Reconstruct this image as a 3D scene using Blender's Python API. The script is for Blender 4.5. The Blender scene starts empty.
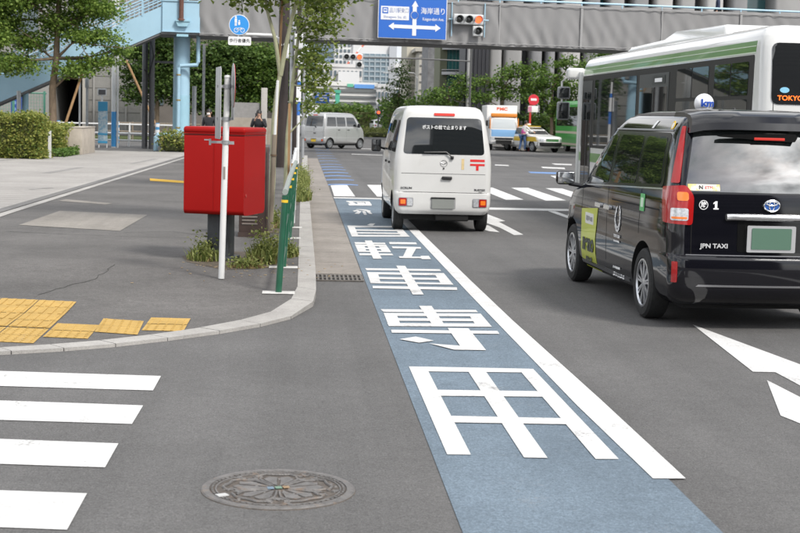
import bpy, bmesh, math, random
import numpy as np
from mathutils import Vector, Matrix
random.seed(7); np.random.seed(7)
SC = bpy.context.scene
COL = SC.collection
rad = math.radians

# ---------------------------------------------------------------- camera
CAM_H = 1.68; YAW = rad(4.0546); PITCH = rad(5.9042); ROLL = rad(1.5); FPX = 1430.0
fw = Vector((math.sin(YAW)*math.cos(PITCH), math.cos(YAW)*math.cos(PITCH), -math.sin(PITCH)))
r0 = Vector((math.cos(YAW), -math.sin(YAW), 0)); u0 = r0.cross(fw)
cr_, sr_ = math.cos(ROLL), math.sin(ROLL)
RT = cr_*r0 + sr_*u0; UP = -sr_*r0 + cr_*u0
cam_d = bpy.data.cameras.new('camera'); cam = bpy.data.objects.new('camera', cam_d); COL.objects.link(cam)
M = Matrix.Identity(4)
for i in range(3):
    M[i][0] = RT[i]; M[i][1] = UP[i]; M[i][2] = -fw[i]
M[2][3] = CAM_H
cam.matrix_world = M
cam_d.sensor_width = 36.0; cam_d.lens = FPX/800*36
cam_d.clip_start = 0.1; cam_d.clip_end = 6000
cam_d.dof.use_dof = True; cam_d.dof.focus_distance = 13.0; cam_d.dof.aperture_fstop = 7.0
SC.camera = cam

def at(px, py, Y):
    """world point on the sight line of a photo pixel at distance Y along the street"""
    d = RT*((px-400)/FPX) - UP*((py-266.5)/FPX) + fw
    return d*(Y/d.y) + Vector((0, 0, CAM_H))

# ---------------------------------------------------------------- sky, sun, exposure
SUN_EL, SUN_AZ = rad(47), rad(143)       # azimuth clockwise from +Y: behind and to the left
W = bpy.data.worlds.new('World'); SC.world = W; W.use_nodes = True
nt = W.node_tree; nt.nodes.clear(); L = nt.links
out = nt.nodes.new('ShaderNodeOutputWorld'); bg = nt.nodes.new('ShaderNodeBackground')
sky = nt.nodes.new('ShaderNodeTexSky'); sky.sky_type = 'NISHITA'; sky.sun_disc = False
sky.sun_elevation = SUN_EL; sky.sun_rotation = SUN_AZ; sky.dust_density = 2.0
tc = nt.nodes.new('ShaderNodeTexCoord'); mp = nt.nodes.new('ShaderNodeMapping')
mp.inputs['Scale'].default_value = (1.0, 1.0, 2.6)
n1 = nt.nodes.new('ShaderNodeTexNoise'); n1.inputs['Scale'].default_value = 3.2; n1.inputs['Detail'].default_value = 9; n1.inputs['Roughness'].default_value = 0.62
n2 = nt.nodes.new('ShaderNodeTexNoise'); n2.inputs['Scale'].default_value = 2.2; n2.inputs['Detail'].default_value = 7
cr1 = nt.nodes.new('ShaderNodeValToRGB'); cr1.color_ramp.elements[0].position = 0.36; cr1.color_ramp.elements[1].position = 0.52
cr2 = nt.nodes.new('ShaderNodeValToRGB')
cr2.color_ramp.elements[0].position = 0.36; cr2.color_ramp.elements[0].color = (5.0, 5.3, 5.8, 1)
cr2.color_ramp.elements[1].position = 0.62; cr2.color_ramp.elements[1].color = (13, 13, 13, 1)
mx = nt.nodes.new('ShaderNodeMix'); mx.data_type = 'RGBA'
L.new(tc.outputs['Generated'], mp.inputs['Vector']); L.new(mp.outputs[0], n1.inputs['Vector']); L.new(mp.outputs[0], n2.inputs['Vector'])
L.new(n1.outputs['Fac'], cr1.inputs[0]); L.new(n2.outputs['Fac'], cr2.inputs[0])
L.new(cr1.outputs[0], mx.inputs['Factor']); L.new(sky.outputs[0], mx.inputs[6]); L.new(cr2.outputs[0], mx.inputs[7])
# brightest patch of the cloud deck, behind the viewer
nrm = nt.nodes.new('ShaderNodeVectorMath'); nrm.operation = 'NORMALIZE'; L.new(tc.outputs['Generated'], nrm.inputs[0])
dp = nt.nodes.new('ShaderNodeVectorMath'); dp.operation = 'DOT_PRODUCT'; dp.inputs[1].default_value = Vector((.52, -.72, .58)).normalized(); L.new(nrm.outputs[0], dp.inputs[0])
mxm = nt.nodes.new('ShaderNodeMath'); mxm.operation = 'MAXIMUM'; mxm.inputs[1].default_value = 0; L.new(dp.outputs['Value'], mxm.inputs[0])
pw = nt.nodes.new('ShaderNodeMath'); pw.operation = 'POWER'; pw.inputs[1].default_value = 45; L.new(mxm.outputs[0], pw.inputs[0])
gm = nt.nodes.new('ShaderNodeMath'); gm.operation = 'MULTIPLY'; n3 = nt.nodes.new('ShaderNodeTexNoise'); n3.inputs['Scale'].default_value = 9; n3.inputs['Detail'].default_value = 8; n3.inputs['Roughness'].default_value = .6; L.new(mp.outputs[0], n3.inputs['Vector'])
cr3 = nt.nodes.new('ShaderNodeValToRGB'); cr3.color_ramp.elements[0].position = .30; cr3.color_ramp.elements[1].position = .62; L.new(n3.outputs['Fac'], cr3.inputs[0])
L.new(pw.outputs[0], gm.inputs[0]); L.new(cr3.outputs[0], gm.inputs[1])
gv = nt.nodes.new('ShaderNodeMath'); gv.operation = 'MULTIPLY'; gv.inputs[1].default_value = 24; L.new(gm.outputs[0], gv.inputs[0])
gl = nt.nodes.new('ShaderNodeMix'); gl.data_type = 'RGBA'; gl.blend_type = 'ADD'; gl.inputs['Factor'].default_value = 1
L.new(mx.outputs[2], gl.inputs[6]); L.new(gv.outputs[0], gl.inputs[7])
L.new(gl.outputs[2], bg.inputs['Color']); bg.inputs['Strength'].default_value = 0.092
L.new(bg.outputs[0], out.inputs['Surface'])
sd = bpy.data.lights.new('sun', 'SUN'); sd.energy = 2.0; sd.angle = rad(11); sd.color = (1, 0.96, 0.90)
so = bpy.data.objects.new('sun', sd); COL.objects.link(so)
sdir = Vector((math.sin(SUN_AZ)*math.cos(SUN_EL), math.cos(SUN_AZ)*math.cos(SUN_EL), math.sin(SUN_EL)))
so.rotation_euler = sdir.to_track_quat('Z', 'Y').to_euler()
SC.view_settings.view_transform = 'Standard'; SC.view_settings.look = 'None'
SC.view_settings.gamma = 1.0; SC.view_settings.use_curve_mapping = False
SC.view_settings.exposure = 0.72
SC.cycles.max_bounces = 6; SC.cycles.caustics_reflective = False; SC.cycles.caustics_refractive = False

# ---------------------------------------------------------------- materials
def lin(c):
    return tuple((x/255/12.92 if x/255 <= .04045 else ((x/255+.055)/1.055)**2.4) for x in c)
MATS = {}
def mat(name, col, rough=.6, metal=0., coat=0., spec=.5, var=0., vscale=6., bump=0., bscale=40., emit=0., dirt=None, stretch=None, ior=None):
    """procedural material: base colour with noise variation, optional second 'dirt' tone, bump"""
    if name in MATS: return MATS[name]
    m = bpy.data.materials.new(name); m.use_nodes = True; MATS[name] = m
    t = m.node_tree; b = t.nodes['Principled BSDF']; l = t.links
    b.inputs['Base Color'].default_value = (*col, 1); b.inputs['Roughness'].default_value = rough
    b.inputs['Metallic'].default_value = metal; b.inputs['Specular IOR Level'].default_value = spec
    if ior: b.inputs['IOR'].default_value = ior
    if coat: b.inputs['Coat Weight'].default_value = coat; b.inputs['Coat Roughness'].default_value = .03
    if emit: b.inputs['Emission Color'].default_value = (*col, 1); b.inputs['Emission Strength'].default_value = emit
    if var or bump or dirt:
        c = t.nodes.new('ShaderNodeTexCoord'); mpn = t.nodes.new('ShaderNodeMapping')
        if stretch: mpn.inputs['Scale'].default_value = stretch
        l.new(c.outputs['Object'], mpn.inputs['Vector']); vec = mpn.outputs[0]
    last = None
    if var:
        n = t.nodes.new('ShaderNodeTexNoise'); n.inputs['Scale'].default_value = vscale; n.inputs['Detail'].default_value = 8; n.inputs['Roughness'].default_value = .65
        l.new(vec, n.inputs['Vector'])
        r = t.nodes.new('ShaderNodeValToRGB'); r.color_ramp.elements[0].position = .3; r.color_ramp.elements[1].position = .7
        r.color_ramp.elements[0].color = (*[x*(1-var) for x in col], 1); r.color_ramp.elements[1].color = (*[min(1, x*(1+var)) for x in col], 1)
        l.new(n.outputs['Fac'], r.inputs[0]); last = r.outputs[0]
    if dirt:
        dc, ds, lo, hi = dirt
        n = t.nodes.new('ShaderNodeTexNoise'); n.inputs['Scale'].default_value = ds; n.inputs['Detail'].default_value = 10; n.inputs['Roughness'].default_value = .7
        l.new(vec, n.inputs['Vector'])
        r = t.nodes.new('ShaderNodeValToRGB'); r.color_ramp.elements[0].position = lo; r.color_ramp.elements[1].position = hi
        l.new(n.outputs['Fac'], r.inputs[0])
        x = t.nodes.new('ShaderNodeMix'); x.data_type = 'RGBA'
        l.new(r.outputs[0], x.inputs['Factor'])
        if last: l.new(last, x.inputs[6])
        else: x.inputs[6].default_value = (*col, 1)
        x.inputs[7].default_value = (*dc, 1); last = x.outputs[2]
    if last: l.new(last, b.inputs['Base Color'])
    if bump:
        n = t.nodes.new('ShaderNodeTexNoise'); n.inputs['Scale'].default_value = bscale; n.inputs['Detail'].default_value = 5
        l.new(vec, n.inputs['Vector'])
        bp = t.nodes.new('ShaderNodeBump'); bp.inputs['Strength'].default_value = bump; bp.inputs['Distance'].default_value = .02
        l.new(n.outputs['Fac'], bp.inputs['Height']); l.new(bp.outputs[0], b.inputs['Normal'])
    return m

def grain_mat(name, col, grain=.35, gscale=260., big=.12, bscale=.5, bump=.25, rough=.85, wear=None, streak=0.):
    """road surface: aggregate grain, broad patches, optional worn-through tone and lengthwise streaks"""
    if name in MATS: return MATS[name]
    m = bpy.data.materials.new(name); m.use_nodes = True; MATS[name] = m
    t = m.node_tree; b = t.nodes['Principled BSDF']; l = t.links
    b.inputs['Roughness'].default_value = rough; b.inputs['Specular IOR Level'].default_value = .3
    g = t.nodes.new('ShaderNodeNewGeometry'); pos = g.outputs['Position']
    def noise(s, d, rg=.6, v=None):
        n = t.nodes.new('ShaderNodeTexNoise'); n.inputs['Scale'].default_value = s; n.inputs['Detail'].default_value = d; n.inputs['Roughness'].default_value = rg
        l.new(v or pos, n.inputs['Vector']); return n.outputs['Fac']
    def ramp(fac, a, bb, ca, cb):
        r = t.nodes.new('ShaderNodeValToRGB'); r.color_ramp.elements[0].position = a; r.color_ramp.elements[1].position = bb
        r.color_ramp.elements[0].color = (*ca, 1); r.color_ramp.elements[1].color = (*cb, 1); l.new(fac, r.inputs[0]); return r.outputs[0]
    def mul(a, bb):
        x = t.nodes.new('ShaderNodeMix'); x.data_type = 'RGBA'; x.blend_type = 'MULTIPLY'; x.inputs['Factor'].default_value = 1
        l.new(a, x.inputs[6]); l.new(bb, x.inputs[7]); return x.outputs[2]
    gr = noise(gscale, 3, .7)
    c = ramp(gr, .32, .68, [x*(1-grain) for x in col], [x*(1+grain) for x in col])
    c = mul(c, ramp(noise(bscale, 6), .35, .68, (1-big,)*3, (1+big*.6,)*3))
    c = mul(c, ramp(noise(gscale*.36, 4, .75), .32, .68, (1-grain*.62,)*3, (1+grain*.62,)*3))
    c = mul(c, ramp(noise(9., 5), .3, .7, (1-big*.6,)*3, (1+big*.4,)*3))
    if streak:
        mpn = t.nodes.new('ShaderNodeMapping'); mpn.inputs['Scale'].default_value = (1.6, .04, 1); l.new(pos, mpn.inputs['Vector'])
        c = mul(c, ramp(noise(1., 5, .6, mpn.outputs[0]), .35, .65, (1-streak,)*3, (1+streak*.5,)*3))
    if wear:
        wc, amount = wear
        f = ramp(noise(34., 9, .75), amount, amount-.13, (0, 0, 0), (1, 1, 1)) if False else None
        r = t.nodes.new('ShaderNodeValToRGB'); r.color_ramp.elements[0].position = amount; r.color_ramp.elements[1].position = amount+.075
        mixn = t.nodes.new('ShaderNodeMath'); mixn.operation = 'ADD'
        k = t.nodes.new('ShaderNodeMath'); k.operation = 'MULTIPLY'; k.inputs[1].default_value = .55; l.new(noise(40., 9, .8), k.inputs[0])
        k2 = t.nodes.new('ShaderNodeMath'); k2.operation = 'MULTIPLY'; k2.inputs[1].default_value = .45; l.new(noise(2.3, 4), k2.inputs[0])
        l.new(k.outputs[0], mixn.inputs[0]); l.new(k2.outputs[0], mixn.inputs[1]); l.new(mixn.outputs[0], r.inputs[0])
        x = t.nodes.new('ShaderNodeMix'); x.data_type = 'RGBA'; l.new(r.outputs[0], x.inputs['Factor'])
        l.new(c, x.inputs[6]); x.inputs[7].default_value = (*wc, 1); c = x.outputs[2]
    l.new(c, b.inputs['Base Color'])
    bp = t.nodes.new('ShaderNodeBump'); bp.inputs['Strength'].default_value = bump; bp.inputs['Distance'].default_value = .006
    l.new(gr, bp.inputs['Height']); l.new(bp.outputs[0], b.inputs['Normal'])
    return m

def leaf_mat(name, dark, light, trans=.35):
    if name in MATS: return MATS[name]
    m = bpy.data.materials.new(name); m.use_nodes = True; MATS[name] = m
    t = m.node_tree; b = t.nodes['Principled BSDF']; l = t.links
    g = t.nodes.new('ShaderNodeNewGeometry')
    r = t.nodes.new('ShaderNodeValToRGB'); r.color_ramp.elements[0].color = (*dark, 1); r.color_ramp.elements[1].color = (*light, 1)
    l.new(g.outputs['Random Per Island'], r.inputs[0]); l.new(r.outputs[0], b.inputs['Base Color'])
    b.inputs['Roughness'].default_value = .55; b.inputs['Specular IOR Level'].default_value = .35
    tr = t.nodes.new('ShaderNodeBsdfTranslucent'); l.new(r.outputs[0], tr.inputs['Color'])
    mxs = t.nodes.new('ShaderNodeMixShader'); mxs.inputs[0].default_value = trans
    l.new(b.outputs[0], mxs.inputs[1]); l.new(tr.outputs[0], mxs.inputs[2])
    l.new(mxs.outputs[0], t.nodes['Material Output'].inputs['Surface'])
    return m

# ---------------------------------------------------------------- mesh helpers
class MB:
    def __init__(s): s.bm = bmesh.new()
    def box(s, c, d, rz=0, rx=0, ry=0, bev=0.):
        m = Matrix.Translation(c) @ Matrix.Rotation(rz, 4, 'Z') @ Matrix.Rotation(ry, 4, 'Y') @ Matrix.Rotation(rx, 4, 'X') @ Matrix.Diagonal((*d, 1))
        r = bmesh.ops.create_cube(s.bm, size=1, matrix=m)
        if bev:
            es = list({e for v in r['verts'] for e in v.link_edges})
            bmesh.ops.bevel(s.bm, geom=es, offset=bev, segments=3, affect='EDGES', profile=.5)
        return s
    def tube(s, pts, r, n=10, r2=None, cap=True):
        pts = [Vector(p) for p in pts]; k = len(pts); rings = []
        for i, p in enumerate(pts):
            d = (pts[min(i+1, k-1)]-pts[max(i-1, 0)]).normalized()
            a = d.cross(Vector((0, 0, 1))) if abs(d.z) < .95 else d.cross(Vector((0, 1, 0)))
            a.normalize(); b = d.cross(a)
            rr = r + ((r2 if r2 is not None else r)-r)*i/max(1, k-1)
            rings.append([s.bm.verts.new(p + (a*math.cos(2*math.pi*j/n)+b*math.sin(2*math.pi*j/n))*rr) for j in range(n)])
        for q, w in zip(rings, rings[1:]):
            for j in range(n): s.bm.faces.new((q[j], q[(j+1) % n], w[(j+1) % n], w[j]))
        if cap: s.bm.faces.new(rings[0][::-1]); s.bm.faces.new(rings[-1])
        return s
    def lathe(s, prof, n=32, mtx=None):
        """prof: (r, z) pairs spun about z"""
        mtx = mtx or Matrix.Identity(4); rings = []
        for r, z in prof:
            if r < 1e-6: rings.append([s.bm.verts.new(mtx @ Vector((0, 0, z)))])
            else: rings.append([s.bm.verts.new(mtx @ Vector((r*math.cos(2*math.pi*j/n), r*math.sin(2*math.pi*j/n), z))) for j in range(n)])
        for q, w in zip(rings, rings[1:]):
            for j in range(n):
                a, b, c, d = q[j % len(q)], q[(j+1) % len(q)], w[(j+1) % len(w)], w[j % len(w)]
                f = []
                for v in (a, b, c, d):
                    if v not in f: f.append(v)
                if len(f) > 2:
                    try: s.bm.faces.new(f)
                    except ValueError: pass
        return s
    def prism(s, pts, thick, mtx=None):
        """2D outline extruded from z=0 to z=thick, placed by mtx"""
        mtx = mtx or Matrix.Identity(4)
        a = [s.bm.verts.new(mtx @ Vector((x, y, 0))) for x, y in pts]; b = [s.bm.verts.new(mtx @ Vector((x, y, thick))) for x, y in pts]
        n = len(pts); s.bm.faces.new(a[::-1]); s.bm.faces.new(b)
        for i in range(n): s.bm.faces.new((a[i], a[(i+1) % n], b[(i+1) % n], b[i]))
        return s
    def sheet(s, pts, z):
        f = s.bm.faces.new([s.bm.verts.new((x, y, z)) for x, y in pts])
        f.normal_update()
        if f.normal.z < 0: f.normal_flip()
        return s
    def build(s, name, m, parent=None, smooth=True, tri=False, angle=35):
        if tri: bmesh.ops.triangulate(s.bm, faces=[f for f in s.bm.faces if len(f.verts) > 4])
        bmesh.ops.recalc_face_normals(s.bm, faces=s.bm.faces[:])
        me = bpy.data.meshes.new(name); 
        if smooth:
            for f in s.bm.faces: f.smooth = True
            for e in s.bm.edges:
                if len(e.link_faces) == 2 and e.calc_face_angle(0) > rad(angle): e.smooth = False
        s.bm.to_mesh(me); s.bm.free()
        if m: me.materials.append(m)
        o = bpy.data.objects.new(name, me); COL.objects.link(o)
        if parent: o.parent = parent
        return o

def tag(o, label=None, cat=None, group=None, kind=None):
    if label: o['label'] = label
    if cat: o['category'] = cat
    if group: o['group'] = group
    if kind: o['kind'] = kind
    return o
def thing(name, label, cat, loc=(0, 0, 0), rz=0, group=None):
    o = bpy.data.objects.new(name, None); COL.objects.link(o); o.location = loc; o.rotation_euler = (0, 0, rz)
    o.empty_display_size = .3
    return tag(o, label, cat, group)
def copy_tree(o, parent=None):
    c = o.copy(); COL.objects.link(c)
    if parent: c.parent = parent
    for ch in o.children: copy_tree(ch, c)
    return c
def frame(o, xd, yd):
    """matrix whose local x,y run along xd,yd from point o"""
    xd = Vector(xd).normalized(); yd = Vector(yd).normalized(); zd = xd.cross(yd)
    m = Matrix.Identity(4)
    for i in range(3): m[i][0] = xd[i]; m[i][1] = yd[i]; m[i][2] = zd[i]; m[i][3] = o[i]
    return m
def text(s, size, m, mtx, parent=None, name='lettering', align='CENTER', bold=0., sx=1., ext=.001):
    cu = bpy.data.curves.new('t', 'FONT'); cu.body = s; cu.size = size; cu.align_x = align; cu.align_y = 'CENTER'
    cu.offset = bold; cu.extrude = ext
    o = bpy.data.objects.new('t', cu); COL.objects.link(o)
    bpy.context.view_layer.update()
    me = bpy.data.meshes.new_from_object(o.evaluated_get(bpy.context.evaluated_depsgraph_get()))
    bpy.data.objects.remove(o); bpy.data.curves.remove(cu)
    me.transform(mtx @ Matrix.Diagonal((sx, 1, 1, 1))); me.materials.clear(); me.materials.append(m); me.name = name
    o = bpy.data.objects.new(name, me); COL.objects.link(o)
    if parent: o.parent = parent
    return o
FACE_S = lambda p: frame(p, (1, 0, 0), (0, 0, 1))      # reads from -Y
def roundpoly(pts, r, n=4):
    res = []; k = len(pts)
    for i in range(k):
        p = Vector(pts[i]); a = (Vector(pts[i-1])-p); b = (Vector(pts[(i+1) % k])-p)
        q = min(r, a.length*.45, b.length*.45); s = p+a.normalized()*q; e = p+b.normalized()*q
        for j in range(n+1):
            t = j/n; res.append(tuple((1-t)**2*s + 2*t*(1-t)*p + t*t*e))
    return res
def rect(x0, x1, y0, y1): return [(x0, y0), (x1, y0), (x1, y1), (x0, y1)]
def panel(fn, pts, off, depth, name, m, parent, grid=.1, angle=50):
    """a patch with outline pts (2D) laid on the surface fn(a,b,off), with an edge going depth inwards"""
    bm = bmesh.new(); bm.faces.new([bm.verts.new((a, b, 0)) for a, b in pts])
    xs = [p[0] for p in pts]; ys = [p[1] for p in pts]
    for ax, lo, hi in ((0, min(xs), max(xs)), (1, min(ys), max(ys))):
        k = int((hi-lo)/grid)
        for i in range(1, k+1):
            c = [0, 0, 0]; nn = [0, 0, 0]; c[ax] = lo+(hi-lo)*i/(k+1); nn[ax] = 1
            bmesh.ops.bisect_plane(bm, geom=bm.verts[:]+bm.edges[:]+bm.faces[:], plane_co=c, plane_no=nn, dist=1e-5)
    bd = [e for e in bm.edges if e.is_boundary]
    if depth:
        ex = bmesh.ops.extrude_edge_only(bm, edges=bd)
        for g in ex['geom']:
            if isinstance(g, bmesh.types.BMVert): g.co.z = -1
    for v in bm.verts:
        v.co = fn(v.co.x, v.co.y, off if v.co.z > -.5 else off-depth)
    s = MB(); s.bm.free(); s.bm = bm
    return s.build(name, m, parent, angle=angle)

# ---------------------------------------------------------------- vehicle toolkit
def pchip(xs, ys, x):
    xs = np.array(xs, float); ys = np.array(ys, float); h = np.diff(xs); d = np.diff(ys)/h
    m = np.zeros(len(xs)); m[0], m[-1] = d[0], d[-1]
    for i in range(1, len(xs)-1):
        m[i] = 0 if d[i-1]*d[i] <= 0 else 2*d[i-1]*d[i]/(d[i-1]+d[i])
    x = min(max(x, xs[0]), xs[-1]); i = int(min(np.searchsorted(xs, x, 'right')-1, len(xs)-2)); t = (x-xs[i])/h[i]
    return float((2*t**3-3*t**2+1)*ys[i]+(t**3-2*t**2+t)*h[i]*m[i]+(-2*t**3+3*t**2)*ys[i+1]+(t**3-t**2)*h[i]*m[i+1])
class Body:
    """car body as a stack of rounded-rectangle slices. level = (z, half width, rear y, front y, rear corner, front corner, rear bulge, front bulge)"""
    def __init__(s, levels, bow=.02, crown=.03, nz=40):
        s.lv = levels; s.z = [l[0] for l in levels]; s.bow = bow; s.crown = crown; s.nz = nz; s.cache = {}
    def half(s, z):
        k = round(z, 4)
        if k in s.cache: return s.cache[k]
        hw, yr, yf, cr, cf, br, bf = [pchip(s.z, [l[i] for l in s.lv], z) for i in range(1, 8)]
        p = []
        for i in range(6): x = i/6*(hw-cr); p.append((x, yr))
        for i in range(8): a = -math.pi/2+i/7*math.pi/2; p.append((hw-cr+cr*math.cos(a), yr+cr+cr*math.sin(a)))
        n = 14
        for i in range(1, n): p.append((hw, yr+cr+(yf-cf-yr-cr)*i/n))
        for i in range(8): a = i/7*math.pi/2; p.append((hw-cf+cf*math.cos(a), yf-cf+cf*math.sin(a)))
        for i in range(5, -1, -1): x = i/6*(hw-cf); p.append((x, yf))
        ym = (s.lv[0][2]+s.lv[0][3])/2; ln = abs(s.lv[0][3]-s.lv[0][2])/2
        q = []
        for x, y in p:
            tt = (x/hw)**2
            w = min(1, max(0, (y-yr)/max(.01, yf-yr)))
            y2 = y + br*tt*(1-w) - bf*tt*w
            q.append((x*(1-s.bow*((y2-ym)/ln)**2), y2))
        s.cache[k] = q; return q
    def mesh(s, name, m, parent, wheels=(), wr=.36, well=None, angle=40):
        bm = bmesh.new(); rings = []
        zs = sorted(set([round(s.z[0]+(s.z[-1]-s.z[0])*i/s.nz, 4) for i in range(s.nz+1)]+[round(z, 4) for z in s.z]))
        def full(h): return h + [(-x, y) for x, y in h[-2:0:-1]]
        for z in zs: rings.append([bm.verts.new((x, y, z)) for x, y in full(s.half(z))])
        top = full(s.half(zs[-1])); cy = sum(y for x, y in top)/len(top)
        for f in (.94, .85, .7, .5, .28, .1):
            rings.append([bm.verts.new((x*f, cy+(y-cy)*f, zs[-1]+s.crown*(1-f*f))) for x, y in top])
        for a, b in zip(rings, rings[1:]):
            n = len(a)
            for j in range(n): bm.faces.new((a[j], a[(j+1) % n], b[(j+1) % n], b[j]))
        bm.faces.new(rings[0][::-1]); bm.faces.new(rings[-1])
        w = MB(); w.bm.free(); w.bm = bm
        o = w.build(name, m, parent, angle=angle)
        if wheels:
            cut = MB(); hw = max(l[1] for l in s.lv)
            for y, z in wheels:
                for sg in (-1, 1):
                    cut.lathe([(0, -.001), (wr, 0), (wr, .36), (0, .361)], 40, Matrix.Translation((sg*(hw-.32) if sg > 0 else -(hw+.04), y, z)) @ Matrix.Rotation(rad(90), 4, 'Y'))
            c = cut.build('cut', well); o.parent = None
            md = o.modifiers.new('b', 'BOOLEAN'); md.object = c; md.operation = 'DIFFERENCE'; md.solver = 'EXACT'; md.material_mode = 'TRANSFER'
            bpy.context.view_layer.update()
            me = bpy.data.meshes.new_from_object(o.evaluated_get(bpy.context.evaluated_depsgraph_get()))
            o.modifiers.clear(); o.data = me; bpy.data.objects.remove(c); o.parent = parent
            b2 = bmesh.new(); b2.from_mesh(me)
            for e in b2.edges:
                if len(e.link_faces) == 2 and e.calc_face_angle(0) > rad(angle): e.smooth = False
            for f in b2.faces: f.smooth = True
            b2.to_mesh(me); b2.free()
        return o
    def side(s, sg):
        def f(y, z, off):
            h = s.half(z); i0 = 13; i1 = len(h)-14
            hh = h[6:len(h)-5]
            return Vector((sg*(float(np.interp(y, [q[1] for q in hh], [q[0] for q in hh]))+off), y, z))
        return f
    def rear(s, x, z, off):
        h = s.half(z)[:14]
        return Vector((x, float(np.interp(abs(x), [q[0] for q in h], [q[1] for q in h]))-off, z))
    def front(s, x, z, off):
        h = s.half(z)[::-1][:14]
        return Vector((x, float(np.interp(abs(x), [q[0] for q in h], [q[1] for q in h]))+off, z))
    def wrap(s, sg):
        """a = distance along the skin from the middle of the back towards one side"""
        def f(a, z, off):
            h = np.array(s.half(z)); d = np.concatenate([[0], np.cumsum(np.hypot(*np.diff(h, axis=0).T))])
            x = np.interp(a, d, h[:, 0]); y = np.interp(a, d, h[:, 1]); e = .01
            t = np.array([np.interp(a+e, d, h[:, 0])-np.interp(a-e, d, h[:, 0]), np.interp(a+e, d, h[:, 1])-np.interp(a-e, d, h[:, 1])]); t /= np.hypot(*t)
            return Vector((sg*(x+t[1]*off), y-t[0]*off, z))
        return f

M_TYRE = mat('tyre_rubber', (.018, .018, .018), .8, var=.3, vscale=30, bump=.2)
M_RIM = mat('alloy_silver', (.62, .63, .65), .3, .9, var=.1, vscale=20)
M_STEELRIM = mat('steel_wheel', (.35, .36, .37), .45, .7)
M_BLACKTRIM = mat('black_trim', (.015, .015, .016), .45, var=.2)
M_WELL = mat('wheel_well_black', (.008, .008, .008), .9)
M_GLASS = mat('dark_glass', (.012, .014, .015), .03, spec=.8, ior=1.6)
M_CHROME = mat('chrome', (.78, .79, .8), .12, 1.)
M_RED = mat('red_lens', (.36, .008, .008), .15, coat=.4)
M_ORANGE = mat('orange_lens', (.85, .20, .02), .15, coat=.6)
M_CLEAR = mat('clear_lens', (.55, .56, .58), .12, .35, coat=.8, var=.35, vscale=60)
M_WHITE = mat('white_vinyl', (.82, .82, .82), .5)
M_LITRED = mat('red_signal_light', (1., .10, .03), .3, emit=1.6)
M_BRAKE = mat('high_brake_lens', (.55, .04, .03), .5, spec=.2)

def wheel(parent, x, y, r, w, rim_m, spokes=10, sg=-1, detail=True):
    """tyre with a rim; sg is the side its face looks to"""
    m = Matrix.Translation((x, y, r)) @ Matrix.Rotation(rad(90*sg), 4, 'Y')
    ri = r*.68; h = w/2
    t = MB().lathe([(ri, -h*.8), (ri+.01, -h), (r-.03, -h), (r-.008, -h*.8), (r, -h*.45), (r, h*.45), (r-.008, h*.8), (r-.03, h), (ri+.012, h), (ri, h*.8), (ri, -h*.8)], 48, m).build('wheel', M_TYRE, parent)
    d = MB().lathe([(ri, h*.78), (ri-.006, h*.86), (ri-.022, h*.8), (ri-.03, h*.35), (.05, h*.30), (.0, h*.30)], 40, m)
    d.build('rim_barrel', M_WELL if detail else rim_m, t)
    s = MB().lathe([(ri+.003, h*.74), (ri+.002, h*.95), (ri-.014, h*.97), (ri-.022, h*.75)], 40, m)
    s.lathe([(.0, h*.86), (.035, h*.86), (.05, h*.8), (.055, h*.4)], 20, m)
    for k in range(spokes):
        a = 2*math.pi*k/spokes
        for da in ((-.10, .10) if detail else (0,)):
            q = m @ Matrix.Rotation(a+da, 4, 'Z')
            L0 = .035; L1 = ri-.012; wd = ri*.055 if detail else ri*.14
            pts = [(L0, -wd*.9), (L1, -wd*.7), (L1, wd*.7), (L0, wd*.9)]
            s.prism(pts, h*.34, q @ Matrix.Translation((0, 0, h*.5)))
    s.build('rim', rim_m, t)
    return t

def plate(fn, x0, x1, z0, z1, off, m, parent, name='number_plate', depth=.012):
    return panel(lambda a, b, o: Vector((a, fn((x0+x1)/2, (z0+z1)/2, o).y, b)), roundpoly(rect(x0, x1, z0, z1), .012, 3), off, depth, name, m, parent, grid=1)

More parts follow.
